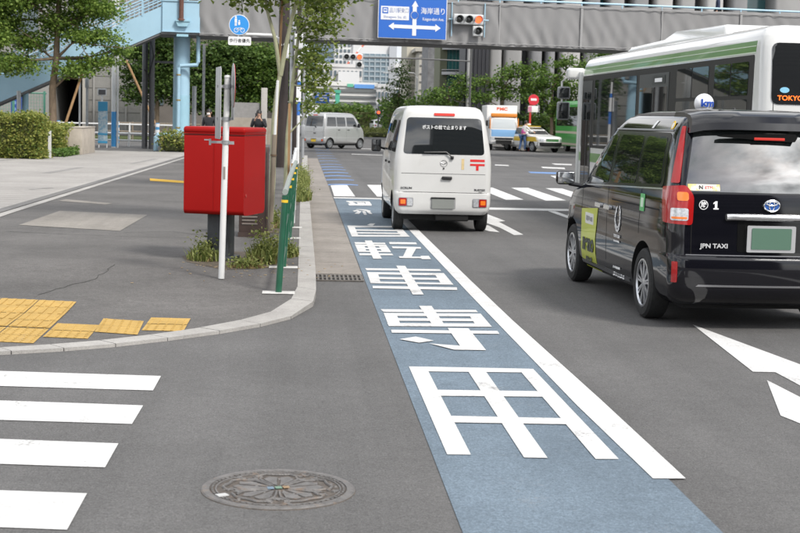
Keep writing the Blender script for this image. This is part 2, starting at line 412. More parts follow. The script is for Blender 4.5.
# ---------------------------------------------------------------- kei vans (mail van and grey van)
def kei_van(name, label, loc, rz, paint, mail):
    t = thing(name, label, 'van', loc, rz)
    B = Body([(.27, .66, .06, 3.28, .10, .12, .0, .05), (.33, .715, .012, 3.35, .10, .14, .015, .06), (.43, .735, .0, 3.38, .10, .16, .02, .08), (.585, .737, .004, 3.385, .10, .18, .02, .1),
              (.60, .735, .024, 3.385, .09, .18, .02, .1), (.86, .735, .026, 3.38, .09, .2, .02, .12), (1.05, .732, .03, 3.32, .09, .22, .02, .13), (1.15, .722, .036, 3.22, .09, .22, .02, .13),
              (1.45, .675, .075, 2.98, .10, .22, .02, .12), (1.70, .625, .125, 2.76, .11, .22, .02, .1), (1.78, .60, .15, 2.68, .12, .22, .02, .1), (1.84, .565, .20, 2.58, .14, .22, .01, .08), (1.875, .50, .28, 2.45, .16, .2, 0, .05)], bow=.012, crown=.022)
    body = B.mesh('body', paint, t, wheels=((.50, .27), (2.93, .27)), wr=.33, well=M_WELL)
    ub = MB().box((0, 1.7, .245), (1.22, 3.1, .12)).tube([(-.5, .5, .27), (.5, .5, .27)], .045).box((.15, .16, .23), (.5, .16, .12), bev=.02).build('underbody', M_WELL, t)
    for y in (.50, 2.93):
        for sg in (-1, 1): wheel(t, sg*.635, y, .27, .155, M_STEELRIM, 8, sg, False)
    # back: glass, seams, lamps
    g = roundpoly([(-.61, 1.165), (.61, 1.165), (.555, 1.705), (-.555, 1.705)], .06)
    gl = panel(B.rear, g, .004, .012, 'rear_window', M_GLASS, t)
    SEAM = mat('door_seam', (.05, .05, .05), .8)
    for z in (.872,): panel(B.rear, rect(-.63, .63, z, z+.007), .001, 0, 'tailgate_seam', SEAM, body)
    panel(B.rear, rect(-.66, .66, .592, .602), .001, 0, 'bumper_seam', SEAM, body)
    for sg in (-1, 1):
        lx = sorted((sg*.665, sg*.445)); lf = sorted((sg*.655, sg*.545)); lc = sorted((sg*.535, sg*.455))
        lam = panel(B.rear, roundpoly(rect(lx[0], lx[1], .385, .515), .02), .006, .02, 'tail_lamp', M_BLACKTRIM if False else mat('lamp_surround', (.25, .25, .26), .4), t)
        panel(B.rear, roundpoly(rect(lf[0], lf[1], .393, .507), .012), .013, .01, 'lens', M_RED, lam)
        panel(B.rear, roundpoly(rect(lf[0]+.02, lf[1]-.015, .42, .485), .012), .016, .006, 'lens', M_ORANGE, lam)
        panel(B.rear, roundpoly(rect(lc[0], lc[1], .393, .507), .012), .013, .01, 'lens', M_CLEAR, lam)
        # side glazing and doors
        S = B.side(sg)
        for a, b, c, d in ((.22, .98, .34, .98), (1.04, 1.72, 1.04, 1.72), (1.82, 2.72, 1.82, 2.42)):
            panel(S, roundpoly([(a, 1.18), (b, 1.18), (d, 1.66), (c, 1.66)], .05), .004, .012, 'side_window', M_GLASS, t)
        for y in (1.0, 1.77, 2.78): panel(S, rect(y, y+.008, .42 if y < 1.9 else .62, 1.72 if y < 2 else 1.15), .001, 0, 'door_seam', SEAM, body)
        panel(S, rect(.85, 2.75, .9, .915), .002, .004, 'body_crease', paint, body)
        for y in (1.1, 1.86): panel(S, roundpoly(rect(y, y+.14, .985, 1.02), .012), .022, .02, 'door_handle', M_BLACKTRIM, t)
        mr = MB().box((sg*.86, 2.62, 1.235), (.16, .075, .215), bev=.03).tube([(sg*.70, 2.68, 1.17), (sg*.82, 2.62, 1.2)], .02).build('wing_mirror', M_BLACKTRIM, t)
        MB().box((sg*.86, 2.578, 1.235), (.125, .006, .175), bev=.002).build('mirror_glass', M_GLASS, mr)
        panel(B.front, roundpoly(rect(*sorted((sg*.62, sg*.40)), .62, .82), .04), .006, .02, 'headlamp', M_CLEAR, t)
    wsf = roundpoly([(-.60, 1.20), (.60, 1.20), (.52, 1.70), (-.52, 1.70)], .06)
    panel(B.front, wsf, .004, .012, 'windscreen', M_GLASS, t)
    panel(B.rear, roundpoly(rect(-.155, .155, 1.735, 1.775), .012), .012, .03, 'high_brake_lamp', M_BRAKE, t)
    hp = B.rear(.05, .815, .02); MB().box(hp, (.155, .03, .05), bev=.014).build('tailgate_handle', M_BLACKTRIM, t)
    pr = B.rear(0, 1.20, .03); q = B.rear(.10, 1.145, .03)
    MB().tube([(-.30, pr.y, 1.19), (.03, pr.y, 1.20), q], .012, 6).box(B.rear(.12, 1.12, .02), (.05, .04, .05), bev=.012).build('rear_wiper', M_BLACKTRIM, t)
    rec = panel(B.rear, roundpoly(rect(-.19, .19, .355, .525), .015), .002, 0, 'plate_recess', mat('plate_recess_grey', (.30, .30, .30), .5), body)
    MB().box(B.rear(0, .518, .012), (.36, .02, .02), bev=.004).build('plate_lamp', M_BLACKTRIM, rec)
    plate(B.rear, -.165, .165, .36, .50, .012, mat('plate_blank_grey', (.22, .23, .215), .5) if mail else mat('plate_yellow', (.75, .5, .03), .5), t)
    em = MB()
    em.lathe([(.047, 0), (.050, .004), (.053, 0)], 32, frame(B.rear(.0, 1.03, .004), (1, 0, 0), (0, 0, 1)))
    em.tube([B.rear(-.045, 1.045, .008), B.rear(-.02, 1.035, .008), B.rear(0, 1.02, .008), B.rear(.02, 1.035, .008), B.rear(.045, 1.045, .008)], .004, 6)
    em.build('maker_emblem', mat('emblem_grey', (.30, .30, .31), .3, .8), t)
    MB().lathe([(0, .01), (.012, .01), (.014, 0)], 14, frame(B.rear(0, .955, 0), (1, 0, 0), (0, 0, 1))).build('keyhole', M_BLACKTRIM, t)
    if mail:
        tf = frame(B.rear(0, 1.56, .010), (1, 0, 0), (0, .14, 1))
        text('ポストの前で止まります', .066, M_WHITE, tf, gl, bold=.0008, sx=.92)
        PM = mat('postal_red', (.62, .02, .02), .4)
        for z0, z1, x0, x1 in ((1.065, 1.10, .395, .615), (1.005, 1.035, .395, .615), (.935, 1.005, .485, .525)):
            panel(B.rear, rect(x0, x1, z0, z1), .003, .002, 'postal_mark', PM, t)
        panel(B.rear, rect(.265, .305, .945, 1.105), .003, .002, 'sticker', mat('faded_sticker', (.60, .46, .24), .6, var=.2), t)
        DG = mat('badge_grey', (.12, .12, .125), .35, .6)
        text('SCRUM', .042, DG, frame(B.rear(-.55, .655, .006), (1, 0, 0), (0, 0, 1)), t, 'badge', bold=.001, sx=1.25)
        text('BUSTER', .038, DG, frame(B.rear(.55, .645, .006), (1, 0, 0), (0, 0, 1)), t, 'badge', bold=.001, sx=1.3)
        text('4WD', .022, DG, frame(B.rear(.56, .617, .006), (1, 0, 0), (0, 0, 1)), t, 'badge')
    return t

PAINT_WHITE = mat('white_van_paint', (.60, .595, .58), .28, coat=.6, var=.025, vscale=3, dirt=((.46, .44, .41), 2.0, .58, .95))
PAINT_SILVER = mat('silver_van_paint', (.46, .46, .455), .3, .55, coat=.5)
kei_van('mail_van', 'small white mail van seen from behind with a red postal mark on its tailgate', (2.12, 21.22, 0), rad(.4), PAINT_WHITE, True)
kei_van('parked_van', 'silver grey kei van turning in the junction beyond the white mail van', (.62, 75.2, 0), rad(-43), PAINT_SILVER, False)

# ---------------------------------------------------------------- black taxi
def taxi():
    t = thing('taxi', 'black tall hailing taxi with a round white roof lamp and a lime green door advert', 'taxi', (3.855, 11.42, 0), rad(1.9)); t.scale = (1, 1, 1.012)
    K = mat('taxi_black_paint', (.0045, .0045, .007), .06, spec=.5, ior=1.55)
    B = Body([(.21, .76, .14, 4.16, .12, .2, .03, .1), (.27, .815, .05, 4.30, .12, .25, .04, .15), (.36, .838, .0, 4.37, .12, .28, .05, .2), (.50, .846, -.01, 4.40, .12, .3, .05, .22), (.60, .847, .0, 4.40, .12, .3, .05, .22),
              (.625, .846, .035, 4.395, .12, .3, .05, .22), (.80, .848, .045, 4.36, .12, .32, .05, .25), (.90, .842, .05, 4.28, .12, .32, .05, .25), (.98, .840, .055, 4.02, .12, .3, .05, .2), (1.03, .838, .06, 3.62, .12, .25, .05, .15), (1.10, .83, .07, 3.38, .12, .22, .05, .12),
              (1.20, .813, .10, 3.24, .12, .2, .05, .12), (1.40, .775, .175, 2.97, .12, .2, .05, .12), (1.58, .725, .25, 2.70, .13, .2, .05, .1), (1.66, .69, .285, 2.57, .14, .2, .05, .1), (1.72, .645, .32, 2.45, .16, .2, .04, .08), (1.76, .58, .37, 2.30, .18, .2, .03, .05), (1.785, .48, .45, 2.1, .2, .2, 0, 0)], bow=.02, crown=.022, nz=56)
    body = B.mesh('body', K, t, wheels=((.86, .305), (3.66, .305)), wr=.365, well=M_WELL)
    MB().box((0, 2.2, .22), (1.3, 3.9, .1)).build('underbody', M_WELL, t)
    for y in (.86, 3.66):
        for sg in (-1, 1): wheel(t, sg*.745, y, .305, .185, M_RIM, 9, sg)
    GL = mat('taxi_glass', (.010, .012, .012), .02, spec=.7, ior=1.55)
    TINT = mat('taxi_rear_glass', (.02, .024, .024), .03, spec=1., ior=1.85)
    GB = mat('gloss_black', (.006, .006, .006), .12)
    SEAM = mat('black_seam', (.002, .002, .002), .9)
    for sg in (-1, 1):
        S = B.side(sg)
        # glasshouse: gloss black band, panes set into it
        gh = panel(S, roundpoly([(.42, 1.155), (3.30, 1.05), (3.02, 1.27), (2.66, 1.55), (2.50, 1.60), (.56, 1.60)], .06), .003, .008, 'window_surround', GB, t)
        for pts in ([(2.20, 1.11), (3.10, 1.075), (2.62, 1.52), (2.34, 1.565), (2.22, 1.565)], [(1.26, 1.145), (2.08, 1.115), (2.10, 1.565), (1.32, 1.565)], [(.50, 1.175), (1.17, 1.15), (1.22, 1.565), (.62, 1.565)]):
            panel(S, roundpoly(pts, .05), .006, .006, 'side_window', GL, gh)
        panel(S, [(.36, 1.135), (3.36, 1.035), (3.36, 1.048), (.36, 1.149)], .008, .008, 'belt_moulding', M_CHROME, t)
        panel(S, [(.55, 1.615), (2.40, 1.612), (2.40, 1.626), (.55, 1.63)], .008, .008, 'roof_moulding', mat('satin_trim', (.3, .3, .31), .3, .8), t)
        for y, z0, z1 in ((3.22, .33, 1.03), (2.15, .30, 1.60), (1.02, .72, 1.15)): panel(S, rect(y-.004, y+.004, z0, z1), .0015, 0, 'door_seam', SEAM, body)
        panel(S, rect(1.0, 4.0, .895, .903), .0015, 0, 'crease_line', mat('crease_grey', (.06, .06, .065), .3), body)
        panel(S, rect(.45, 2.0, .955, .968), .0015, 0, 'door_rail', SEAM, body)
        panel(S, rect(1.32, 3.2, .255, .285), .012, .01, 'sill_moulding', mat('sill_grey', (.20, .20, .21), .3, .6), t)
        for y in (2.42, 2.07): panel(S, roundpoly(rect(y-.11, y+.11, .862, .902), .015), .035, .03, 'door_handle', mat('bright_handle', (.8, .8, .81), .25, .9), t)
        # mirror
        mm = MB().box((sg*.985, 3.42, 1.10), (.20, .10, .145), bev=.04).tube([(sg*.82, 3.36, 1.02), (sg*.95, 3.40, 1.04)], .022).build('door_mirror', K, t)
        MB().box((sg*.99, 3.366, 1.10), (.165, .006, .115), bev=.0025).build('mirror_glass', M_CHROME, mm)
        # tail lamp wrapping the corner
        A = B.wrap(sg)
        lm = panel(A, roundpoly([(.655, .865), (.98, .88), (1.02, 1.16), (.70, 1.185), (.645, 1.10)], .03), .016, .03, 'tail_lamp', M_RED, t, grid=.04)
        panel(A, roundpoly(rect(.69, .775, 1.06, 1.13), .02), .019, .006, 'lens', M_ORANGE, lm, grid=.04)
        panel(A, roundpoly(rect(.69, .83, .90, 1.0), .02), .019, .006, 'lens', M_CLEAR, lm, grid=.04)
        panel(A, roundpoly(rect(.70, .82, .912, .93), .01), .021, .004, 'lens', M_ORANGE, lm, grid=.04)
        panel(A, roundpoly([(.755, 1.20), (.84, 1.20), (.70, 1.66), (.665, 1.66)], .012), .012, .02, 'pillar_lamp', M_RED, t, grid=.04)
        panel(A, roundpoly(rect(.775, .825, .40, .57), .008), .008, .012, 'reflector', M_RED, t, grid=.04)
        panel(B.front, roundpoly(rect(*sorted((sg*.76, sg*.50)), .70, .86), .05), .006, .02, 'headlamp', M_CLEAR, t)
    # windscreen
    panel(B.front, roundpoly([(-.70, 1.12), (.70, 1.12), (.58, 1.62), (-.58, 1.62)], .07), .004, .01, 'windscreen', GL, t)
    # back door
    rw = panel(B.rear, roundpoly([(-.715, 1.135), (.715, 1.135), (.60, 1.655), (-.60, 1.655)], .05), .004, .012, 'rear_window', TINT, t, grid=.06)
    sp = MB(); prof = [(.20, 1.640), (.215, 1.70), (.265, 1.752), (.36, 1.788), (.55, 1.806), (.80, 1.812), (.80, 1.75), (.34, 1.645)]
    rows = []
    for k in range(13):
        u_ = -1+2*k/12; hw_ = .655-.0*abs(u_); dz = -.035*abs(u_)**6; dy = .05*u_*u_
        rows.append([sp.bm.verts.new((hw_*u_-(.05*(z-1.64)/.17*(1 if u_ > 0 else -1 if u_ < 0 else 0)*abs(u_)), y+dy, z+dz)) for y, z in prof])
    for q, w in zip(rows, rows[1:]):
        for k in range(len(prof)): sp.bm.faces.new((q[k], q[(k+1) % len(prof)], w[(k+1) % len(prof)], w[k]))
    sp.bm.faces.new(rows[0]); sp.bm.faces.new(rows[-1][::-1])
    sp.build('roof_spoiler', K, t, angle=25)
    bar = MB(); p = B.rear(0, 1.585, .03)
    bar.prism(roundpoly([(-.44, 0), (-.40, .012), (.02, .028), (.22, .03), (.24, 0), (.22, -.035), (.0, -.03), (-.42, -.004)], .01), .035, FACE_S(p)); bar.build('rear_wiper', GB, t)
    MB().box(p+Vector((.0, -.036, -.015)), (.26, .01, .022), bev=.003).build('high_brake_lamp', M_BRAKE, t)
    stk = panel(B.rear, rect(-.69, -.43, 1.145, 1.195), .008, .002, 'window_sticker', mat('sticker_yellow', (.80, .66, .18), .5, dirt=((.85, .82, .7), 9, .45, .55)), t)
    text('N', .048, mat('ink_dark', (.03, .03, .05), .6), frame(B.rear(-.585, 1.17, .012), (1, 0, 0), (0, .3, 1)), stk, bold=.001)
    text('ETM', .036, mat('ink_red', (.6, .08, .12), .6), frame(B.rear(-.52, 1.17, .012), (1, 0, 0), (0, .3, 1)), stk)
    for z in (.622,): panel(B.rear, rect(-.70, .70, z, z+.008), .002, 0, 'tailgate_seam', mat('seam_highlight', (.18, .18, .19), .3, .5), body)
    for sg in (-1, 1): panel(B.rear, rect(*sorted((sg*.662, sg*.656)), .63, 1.13), .0015, 0, 'tailgate_seam', SEAM, body)
    panel(B.rear, [(-.62, .372), (.62, .372), (.60, .388), (-.60, .388)], .006, .006, 'bumper_moulding', mat('bumper_strip', (.30, .30, .31), .25, .7), t)
    ch = MB(); cpts = [B.rear(x, .938, .012) for x in np.linspace(-.33, .33, 13)]
    ch.tube([B.rear(-.372, .936, .006)]+cpts+[B.rear(.372, .936, .006)], .029, 16); ch.build('chrome_garnish', mat('bright_chrome', (.86, .86, .87), .22, 1.), t, angle=60)
    rc = panel(B.rear, roundpoly(rect(-.28, .28, .655, .90), .02), .003, 0, 'plate_recess', GB, t)
    fr = MB(); pz = B.rear(0, .765, .012)
    fr.prism(roundpoly(rect(-.205, .205, -.108, .108), .012, 3), .012, FACE_S(pz)); fr.build('plate_frame', mat('frame_silver', (.6, .6, .61), .3, .6), rc)
    MB().prism(roundpoly(rect(-.168, .168, -.084, .088), .01, 3), .006, FACE_S(pz+Vector((0, -.012, 0)))).build('number_plate', mat('plate_green', (.075, .15, .105), .55), t)
    # emblem: three interlocked ovals on blue
    eo = B.rear(.0, 1.035, .008); em = MB()
    def oval(cx, cz, rx, rz, w):
        pts = [eo+Vector((cx+rx*math.cos(a), -.006, cz+rz*math.sin(a))) for a in np.linspace(0, 2*math.pi, 33)]
        em.tube(pts, w, 6, cap=False)
    oval(0, 0, .066, .045, .006); oval(0, 0, .021, .042, .005); oval(0, .018, .046, .016, .005); em.build('maker_emblem', M_CHROME, t)
    MB().prism([(.064*math.cos(a), .043*math.sin(a)) for a in np.linspace(0, 2*math.pi, 28, endpoint=False)], .004, FACE_S(eo)).build('emblem_backing', mat('emblem_blue', (.02, .10, .38), .2, coat=1), t)
    # white markings on the back
    mk = MB().lathe([(.033, 0), (.0335, .002), (.038, .002), (.0385, 0)], 28, FACE_S(B.rear(-.565, 1.03, .004))).build('permit_mark', M_WHITE, t)
    text('旅', .052, M_WHITE, FACE_S(B.rear(-.565, 1.03, .006)), mk, bold=.001)
    MB().prism([(-.008, -.03), (.012, -.03), (.012, .032), (-.004, .032), (-.022, .018), (-.022, .008), (-.008, .014)], .002, FACE_S(B.rear(-.465, 1.03, .005))).prism(rect(-.02, .024, -.034, -.024), .002, FACE_S(B.rear(-.465, 1.03, .006))).build('permit_number', M_WHITE, t)
    text('JPN TAXI', .05, mat('badge_white', (.75, .75, .76), .25, .5), FACE_S(B.rear(-.47, .70, .008)), t, 'badge', bold=.0015, sx=1.15)
    # left side markings
    S = B.side(-1)
    LIME = mat('advert_lime', (.50, .56, .03), .35, var=.06, vscale=5, coat=.4)
    ad = panel(S, [(2.54, .215), (3.20, .215), (3.20, .80), (2.50, .845), (2.58, .53)], .005, .002, 'door_advert', LIME, t)
    panel(S, roundpoly(rect(2.66, 3.02, .665, .775), .02), .007, .001, 'advert_box', mat('advert_white', (.66, .66, .64), .5), ad)
    INK = mat('advert_ink', (.02, .03, .02), .4)
    def side_text(s, size, m, y, z, par, **k):
        p = S(y, z, .010); return text(s, size, m, frame(p, (0, -1, 0), (0, 0, 1)), par, **k)
    side_text('neno', .235, INK, 2.86, .475, ad, bold=.010, sx=1.0)
    def bars(y, z, w, n, hh, m, par, nm='small_print'):
        bb = MB()
        for k in range(n):
            ww = w/n*random.uniform(.5, .85); bb.box(S(y+w/2-(k+.5)*w/n, z+random.uniform(-.1, .1)*hh, .009), (.002, ww, hh*random.uniform(.7, 1)))
        return bb.build(nm, m, par)
    bars(2.86, .315, .28, 5, .055, INK, ad); bars(2.84, .72, .28, 5, .05, mat('advert_grey_ink', (.25, .25, .25), .5), ad)
    lg = MB()
    for k in range(22):
        a = rad(118+k*(304/21)); ro = .115
        c = S(1.72-ro*.8*math.cos(a), .80+ro*math.sin(a), .006)
        lg.box(c, (.003, .026 if k % 2 else .016, .030 if k % 2 else .02), rx=-a)
    for k in range(16):
        a = rad(135+k*(270/15)); c = S(1.72-.075*math.cos(a), .80+.083*math.sin(a), .006)
        lg.box(c, (.003, .016 if k % 2 else .024, .018), rx=-a)
    lg.build('round_emblem', mat('emblem_white', (.62, .62, .62), .5), t)
    side_text('TOKYO 2020', .038, M_WHITE, 1.72, .635, t, bold=.0006)
    bars(1.72, .59, .2, 7, .018, M_WHITE, t); bars(1.72, .345, .26, 6, .024, M_WHITE, t); bars(1.70, .275, .42, 10, .036, M_WHITE, t)
    gs = panel(S, roundpoly(rect(.88, 1.02, .92, 1.07), .012), .005, .001, 'green_sticker', mat('sticker_green', (.10, .42, .14), .5), t)
    panel(S, roundpoly(rect(.91, .99, .955, 1.035), .01), .007, .001, 'sticker_symbol', mat('sticker_pale', (.55, .72, .55), .5), gs)
    ys = MB().lathe([(0, .004), (.042, .004), (.044, 0)], 24, frame(B.side(-1)(.62, 1.66, .004), (0, -1, 0), (.35, 0, 1))).build('round_sticker', mat('sticker_amber', (.80, .52, .03), .5), t)
    MB().lathe([(0, .006), (.026, .006), (.027, .004)], 20, frame(B.side(-1)(.62, 1.66, .004), (0, -1, 0), (.35, 0, 1))).build('sticker_symbol', M_WHITE, ys)
    panel(S, [(1.16, 1.635), (1.22, 1.635), (1.18, 1.70), (1.12, 1.70)], .006, .002, 'roof_sticker', M_WHITE, t, grid=.03)
    # roof lamp
    bl = MB(); bc = Vector((.01, 2.0, 1.875)); pr = [(.0, -.092)]+[(.092*math.cos(a), .092*math.sin(a)) for a in np.linspace(-1.45, 1.45, 15)]+[(0, .092)]
    bl.lathe(pr, 32, Matrix.Translation(bc)); rl = bl.build('roof_lamp', mat('lamp_white', (.86, .86, .87), .3, coat=.6), t)
    MB().lathe([(.07, -.115), (.07, -.085), (.05, -.07)], 24, Matrix.Translation(bc)).build('lamp_base', GB, rl)
    BLUE = mat('km_blue', (.02, .09, .48), .4)
    lt = text('km', .098, BLUE, FACE_S(Vector((bc.x+.012, 0, bc.z))), rl, bold=.003, sx=1.1)
    for v in lt.data.vertices:
        dx, dz = v.co.x-bc.x, v.co.z-bc.z
        v.co.y = bc.y - math.sqrt(max(1e-4, .0985**2-dx*dx-dz*dz)) - (.002 if v.co.y < 0 else 0)
    MB().tube([(.3, 3.0, 1.3), (.3, 3.0, 1.32)], .01).build('aerial', M_BLACKTRIM, t)
    MB().lathe([(0, .03), (.012, .028), (.02, 0)], 12, Matrix.Translation((-.12, .75, 1.795))).build('roof_sensor', M_BLACKTRIM, t)
    return t
taxi()

# ---------------------------------------------------------------- city bus beside the taxi
def bus():
    t = thing('city_bus', 'white and green city bus beside the black taxi with an orange lit rear display', 'bus', (6.90, 17.5, 0), rad(1.0))
    P = mat('bus_white', (.66, .66, .645), .25, coat=.7, var=.02, vscale=2)
    B = Body([(.33, 1.17, .06, 10.90, .14, .2, .02, .06), (.42, 1.20, .02, 10.97, .14, .2, .03, .08), (.9, 1.205, .0, 11.0, .14, .2, .03, .08), (1.6, 1.205, .01, 10.98, .14, .2, .03, .08), (2.45, 1.20, .05, 10.9, .15, .2, .03, .08),
              (2.70, 1.19, .08, 10.85, .16, .2, .03, .08), (2.83, 1.165, .11, 10.8, .17, .2, .03, .08), (2.92, 1.11, .16, 10.72, .2, .22, .02, .05), (2.965, 1.02, .24, 10.6, .24, .25, 0, 0)], bow=.0, crown=.035)
    body = B.mesh('body', P, t, wheels=((2.6, .48), (8.0, .48)), wr=.58, well=M_WELL)
    for y in (2.6, 8.0):
        for sg in (-1, 1): wheel(t, sg*1.02, y, .48, .27, M_STEELRIM, 8, sg, False)
    MB().box((0, 5.5, .33), (2.0, 10.3, .14)).build('underbody', M_WELL, t)
    GRN = mat('bus_green', (.10, .25, .045), .3, coat=.5, var=.08, vscale=1.5)
    LG = mat('bus_pale_line', (.60, .68, .55), .4)
    BAND = mat('bus_window_band', (.022, .021, .019), .5, spec=.2)
    GL = mat('bus_glass', (.010, .013, .013), .02, spec=.7, ior=1.5)
    for sg in (-1, 1):
        S = B.side(sg)
        panel(S, rect(.40, 10.75, 2.635, 2.775), .003, .003, 'green_band', GRN, body)
        panel(S, rect(.40, 10.75, 2.705, 2.715), .005, .003, 'pale_line', LG, body)
        panel(S, rect(.40, 10.75, 2.62, 2.635), .005, .003, 'pale_line', LG, body)
        panel(S, rect(.5, 10.75, .95, 1.12), .003, .003, 'green_band', GRN, body)
        band = panel(S, roundpoly(rect(.42, 10.62, 1.22, 2.60), .05), .004, .006, 'window_band', BAND, t, grid=.4)
        for a, b in ((.62, 2.05), (2.32, 3.92)):
            panel(S, roundpoly(rect(a, b, 1.30, 2.04), .05), .008, .006, 'side_window', GL, band, grid=.4)
            c = (a+b)/2
            for u, v in ((a, c-.02), (c+.02, b)): panel(S, roundpoly(rect(u, v, 2.09, 2.52), .04), .008, .006, 'side_window', GL, band, grid=.4)
        for a, b in ((6.35, 8.0), (8.06, 9.5)): panel(S, roundpoly(rect(a, b, 1.27, 2.50), .05), .008, .006, 'side_window', GL, band, grid=.4)
        # middle door and front door
        for a, b, nm in ((4.35, 6.15, 'sliding_door'), (9.72, 10.55, 'front_door')):
            if sg > 0: break
            d = panel(S, rect(a, b, .42, 2.50), .010, .01, nm, mat('bus_door_frame', (.05, .05, .05), .35), t, grid=.5)
            c = (a+b)/2
            for u, v in ((a+.06, c-.03), (c+.03, b-.06)): panel(S, roundpoly(rect(u, v, .55, 2.28), .05), .014, .006, 'door_glass', GL, d, grid=.5)
        if sg < 0:
            panel(S, rect(4.55, 5.3, 2.33, 2.46), .016, .01, 'side_display', mat('display_case', (.015, .015, .015), .3), t, grid=.5)
            panel(S, rect(4.72, 5.15, 2.36, 2.42), .018, .003, 'display_card', M_WHITE, t, grid=.5)
        panel(B.rear, roundpoly(rect(*sorted((sg*1.02, sg*.82)), .75, 1.1), .03), .006, .02, 'tail_lamp', M_RED, t)
        panel(B.rear, rect(*sorted((sg*1.066, sg*1.058)), .5, 2.05), .002, 0, 'corner_seam', BAND, body)
        panel(B.front, roundpoly(rect(*sorted((sg*1.0, sg*.72)), .62, .8), .04), .006, .02, 'headlamp', M_CLEAR, t)
    # grey front pillar and mirrors on brackets
    MB().box((-1.20, 10.85, 1.6), (.07, .14, 2.2), bev=.02).build('door_pillar', mat('pillar_grey', (.55, .56, .55), .35), t)
    for z, h in ((2.28, .24), (1.92, .36)):
        m_ = MB().box((-1.48, 11.12, z), (.26, .10, h), bev=.04).build('wing_mirror', mat('mirror_housing', (.20, .21, .22), .3), t)
        MB().box((-1.48, 11.06, z), (.21, .012, h-.05), bev=.003).build('mirror_glass', M_GLASS, m_)
    MB().tube([(-1.0, 10.85, 2.62), (-1.42, 11.05, 2.60), (-1.52, 11.15, 2.5), (-1.50, 11.15, 1.8)], .02).build('mirror_arm', P, t)
    MB().box((-1.28, 11.0, 2.66), (.34, .26, .22), bev=.05).build('mirror_arm', P, t)
    # roof unit
    ac = MB(); ac.prism([(3.0, 2.95), (3.1, 3.16), (5.6, 3.20), (6.3, 3.10), (8.6, 3.10), (9.3, 2.95)], 1.55, frame(Vector((-.775, 0, 0)), (0, 1, 0), (0, 0, 1)))
    bmesh.ops.bevel(ac.bm, geom=ac.bm.edges[:], offset=.06, segments=3, affect='EDGES', profile=.5)
    ac.build('roof_unit', P, t, angle=50)
    # back
    rw = panel(B.rear, roundpoly(rect(-1.09, 1.09, 1.98, 2.74), .09), .012, .02, 'rear_window', mat('rear_dark_glass', (.015, .016, .017), .04, spec=.8, ior=1.6), t, grid=.06)
    text('TOKYO', .084, mat('led_orange', (1., .16, .02), .4, emit=.8), FACE_S(B.rear(-.855, 2.055, .018)), rw, bold=.0012, sx=1.12)
    MB().lathe([(0, .004), (.07, .004), (.072, 0)], 24, FACE_S(B.rear(-.93, 2.155, .016)) @ Matrix.Diagonal((.85, .5, 1, 1))).build('round_sticker', mat('sticker_sky', (.25, .55, .75), .4), rw)
    panel(B.rear, rect(-1.05, 1.05, 1.60, 1.86), .003, .003, 'green_band', GRN, body)
    panel(B.rear, roundpoly(rect(-.9, .9, .62, 1.45), .04), .004, .004, 'engine_cover', P, t)
    return t
bus()

# ---------------------------------------------------------------- far traffic
def cargo_truck():
    t = thing('cargo_truck', 'white box truck with an orange visor and pale blue cab front facing the camera', 'truck', (11.6, 82.6, 0), rad(177))
    # local: front is +y
    WH = mat('truck_white', (.72, .71, .69), .35, var=.04)
    MB().box((0, -2.7, 1.72), (1.78, 3.9, 1.75), bev=.03).build('cargo_box', WH, t)
    B = Body([(.38, .78, -.75, .92, .05, .12, 0, .04), (.55, .82, -.78, .97, .05, .14, 0, .05), (1.0, .82, -.78, .96, .05, .14, 0, .05), (1.25, .815, -.78, .92, .05, .15, 0, .05), (1.85, .77, -.78, .70, .05, .16, 0, .05), (1.98, .72, -.75, .58, .08, .18, 0, .05)], bow=0, crown=.04)
    B.mesh('cab', WH, t)
    panel(B.front, roundpoly([(-.70, 1.25), (.70, 1.25), (.65, 1.82), (-.65, 1.82)], .05), .006, .02, 'windscreen', mat('bright_glass', (.45, .48, .49), .06, spec=.8), t)
    panel(B.front, roundpoly(rect(-.80, .80, .80, 1.20), .04), .006, .01, 'front_panel', mat('truck_blue', (.20, .38, .62), .35), t)
    panel(B.front, rect(-.6, .6, .62, .74), .008, .01, 'grille', M_BLACKTRIM, t)
    for sg in (-1, 1):
        panel(B.front, roundpoly(rect(*sorted((sg*.78, sg*.52)), .60, .76), .03), .012, .02, 'headlamp', M_CLEAR, t)
        panel(B.front, roundpoly(rect(*sorted((sg*.66, sg*.52)), .42, .50), .02), .012, .02, 'fog_lamp', M_CLEAR, t)
        MB().box((sg*.98, .82, 1.55), (.14, .06, .32), bev=.02).tube([(sg*.78, .75, 1.7), (sg*.97, .82, 1.68)], .015).build('wing_mirror', M_BLACKTRIM, t)
        panel(B.side(sg), roundpoly([(-.45, 1.25), (.62, 1.25), (.45, 1.78), (-.45, 1.78)], .04), .006, .01, 'side_window', M_GLASS, t)
        for y in (.15, -3.3): wheel(t, sg*.70, y, .34, .2, M_STEELRIM, 6, sg, False)
        MB().box((sg*.80, .93, 1.55), (.05, .05, .62), bev=.01).build('cab_pillar', mat('truck_orange', (.70, .24, .04), .4), t)
    MB().box((0, .62, 2.02), (1.5, .22, .22), bev=.05).build('roof_visor', mat('truck_orange', (.70, .24, .04), .4), t)
    MB().box((0, -1.5, .5), (.9, 5.2, .2)).build('chassis', M_WELL, t)
    MB().box((0, 1.02, .47), (.3, .01, .14)).build('number_plate', M_WHITE, t)
    text('BMC', .24, mat('truck_red_ink', (.65, .10, .05), .5), frame(Vector((0, -.735, 2.38)), (-1, 0, 0), (0, 0, 1)), t, bold=.01, sx=1.3)
cargo_truck()

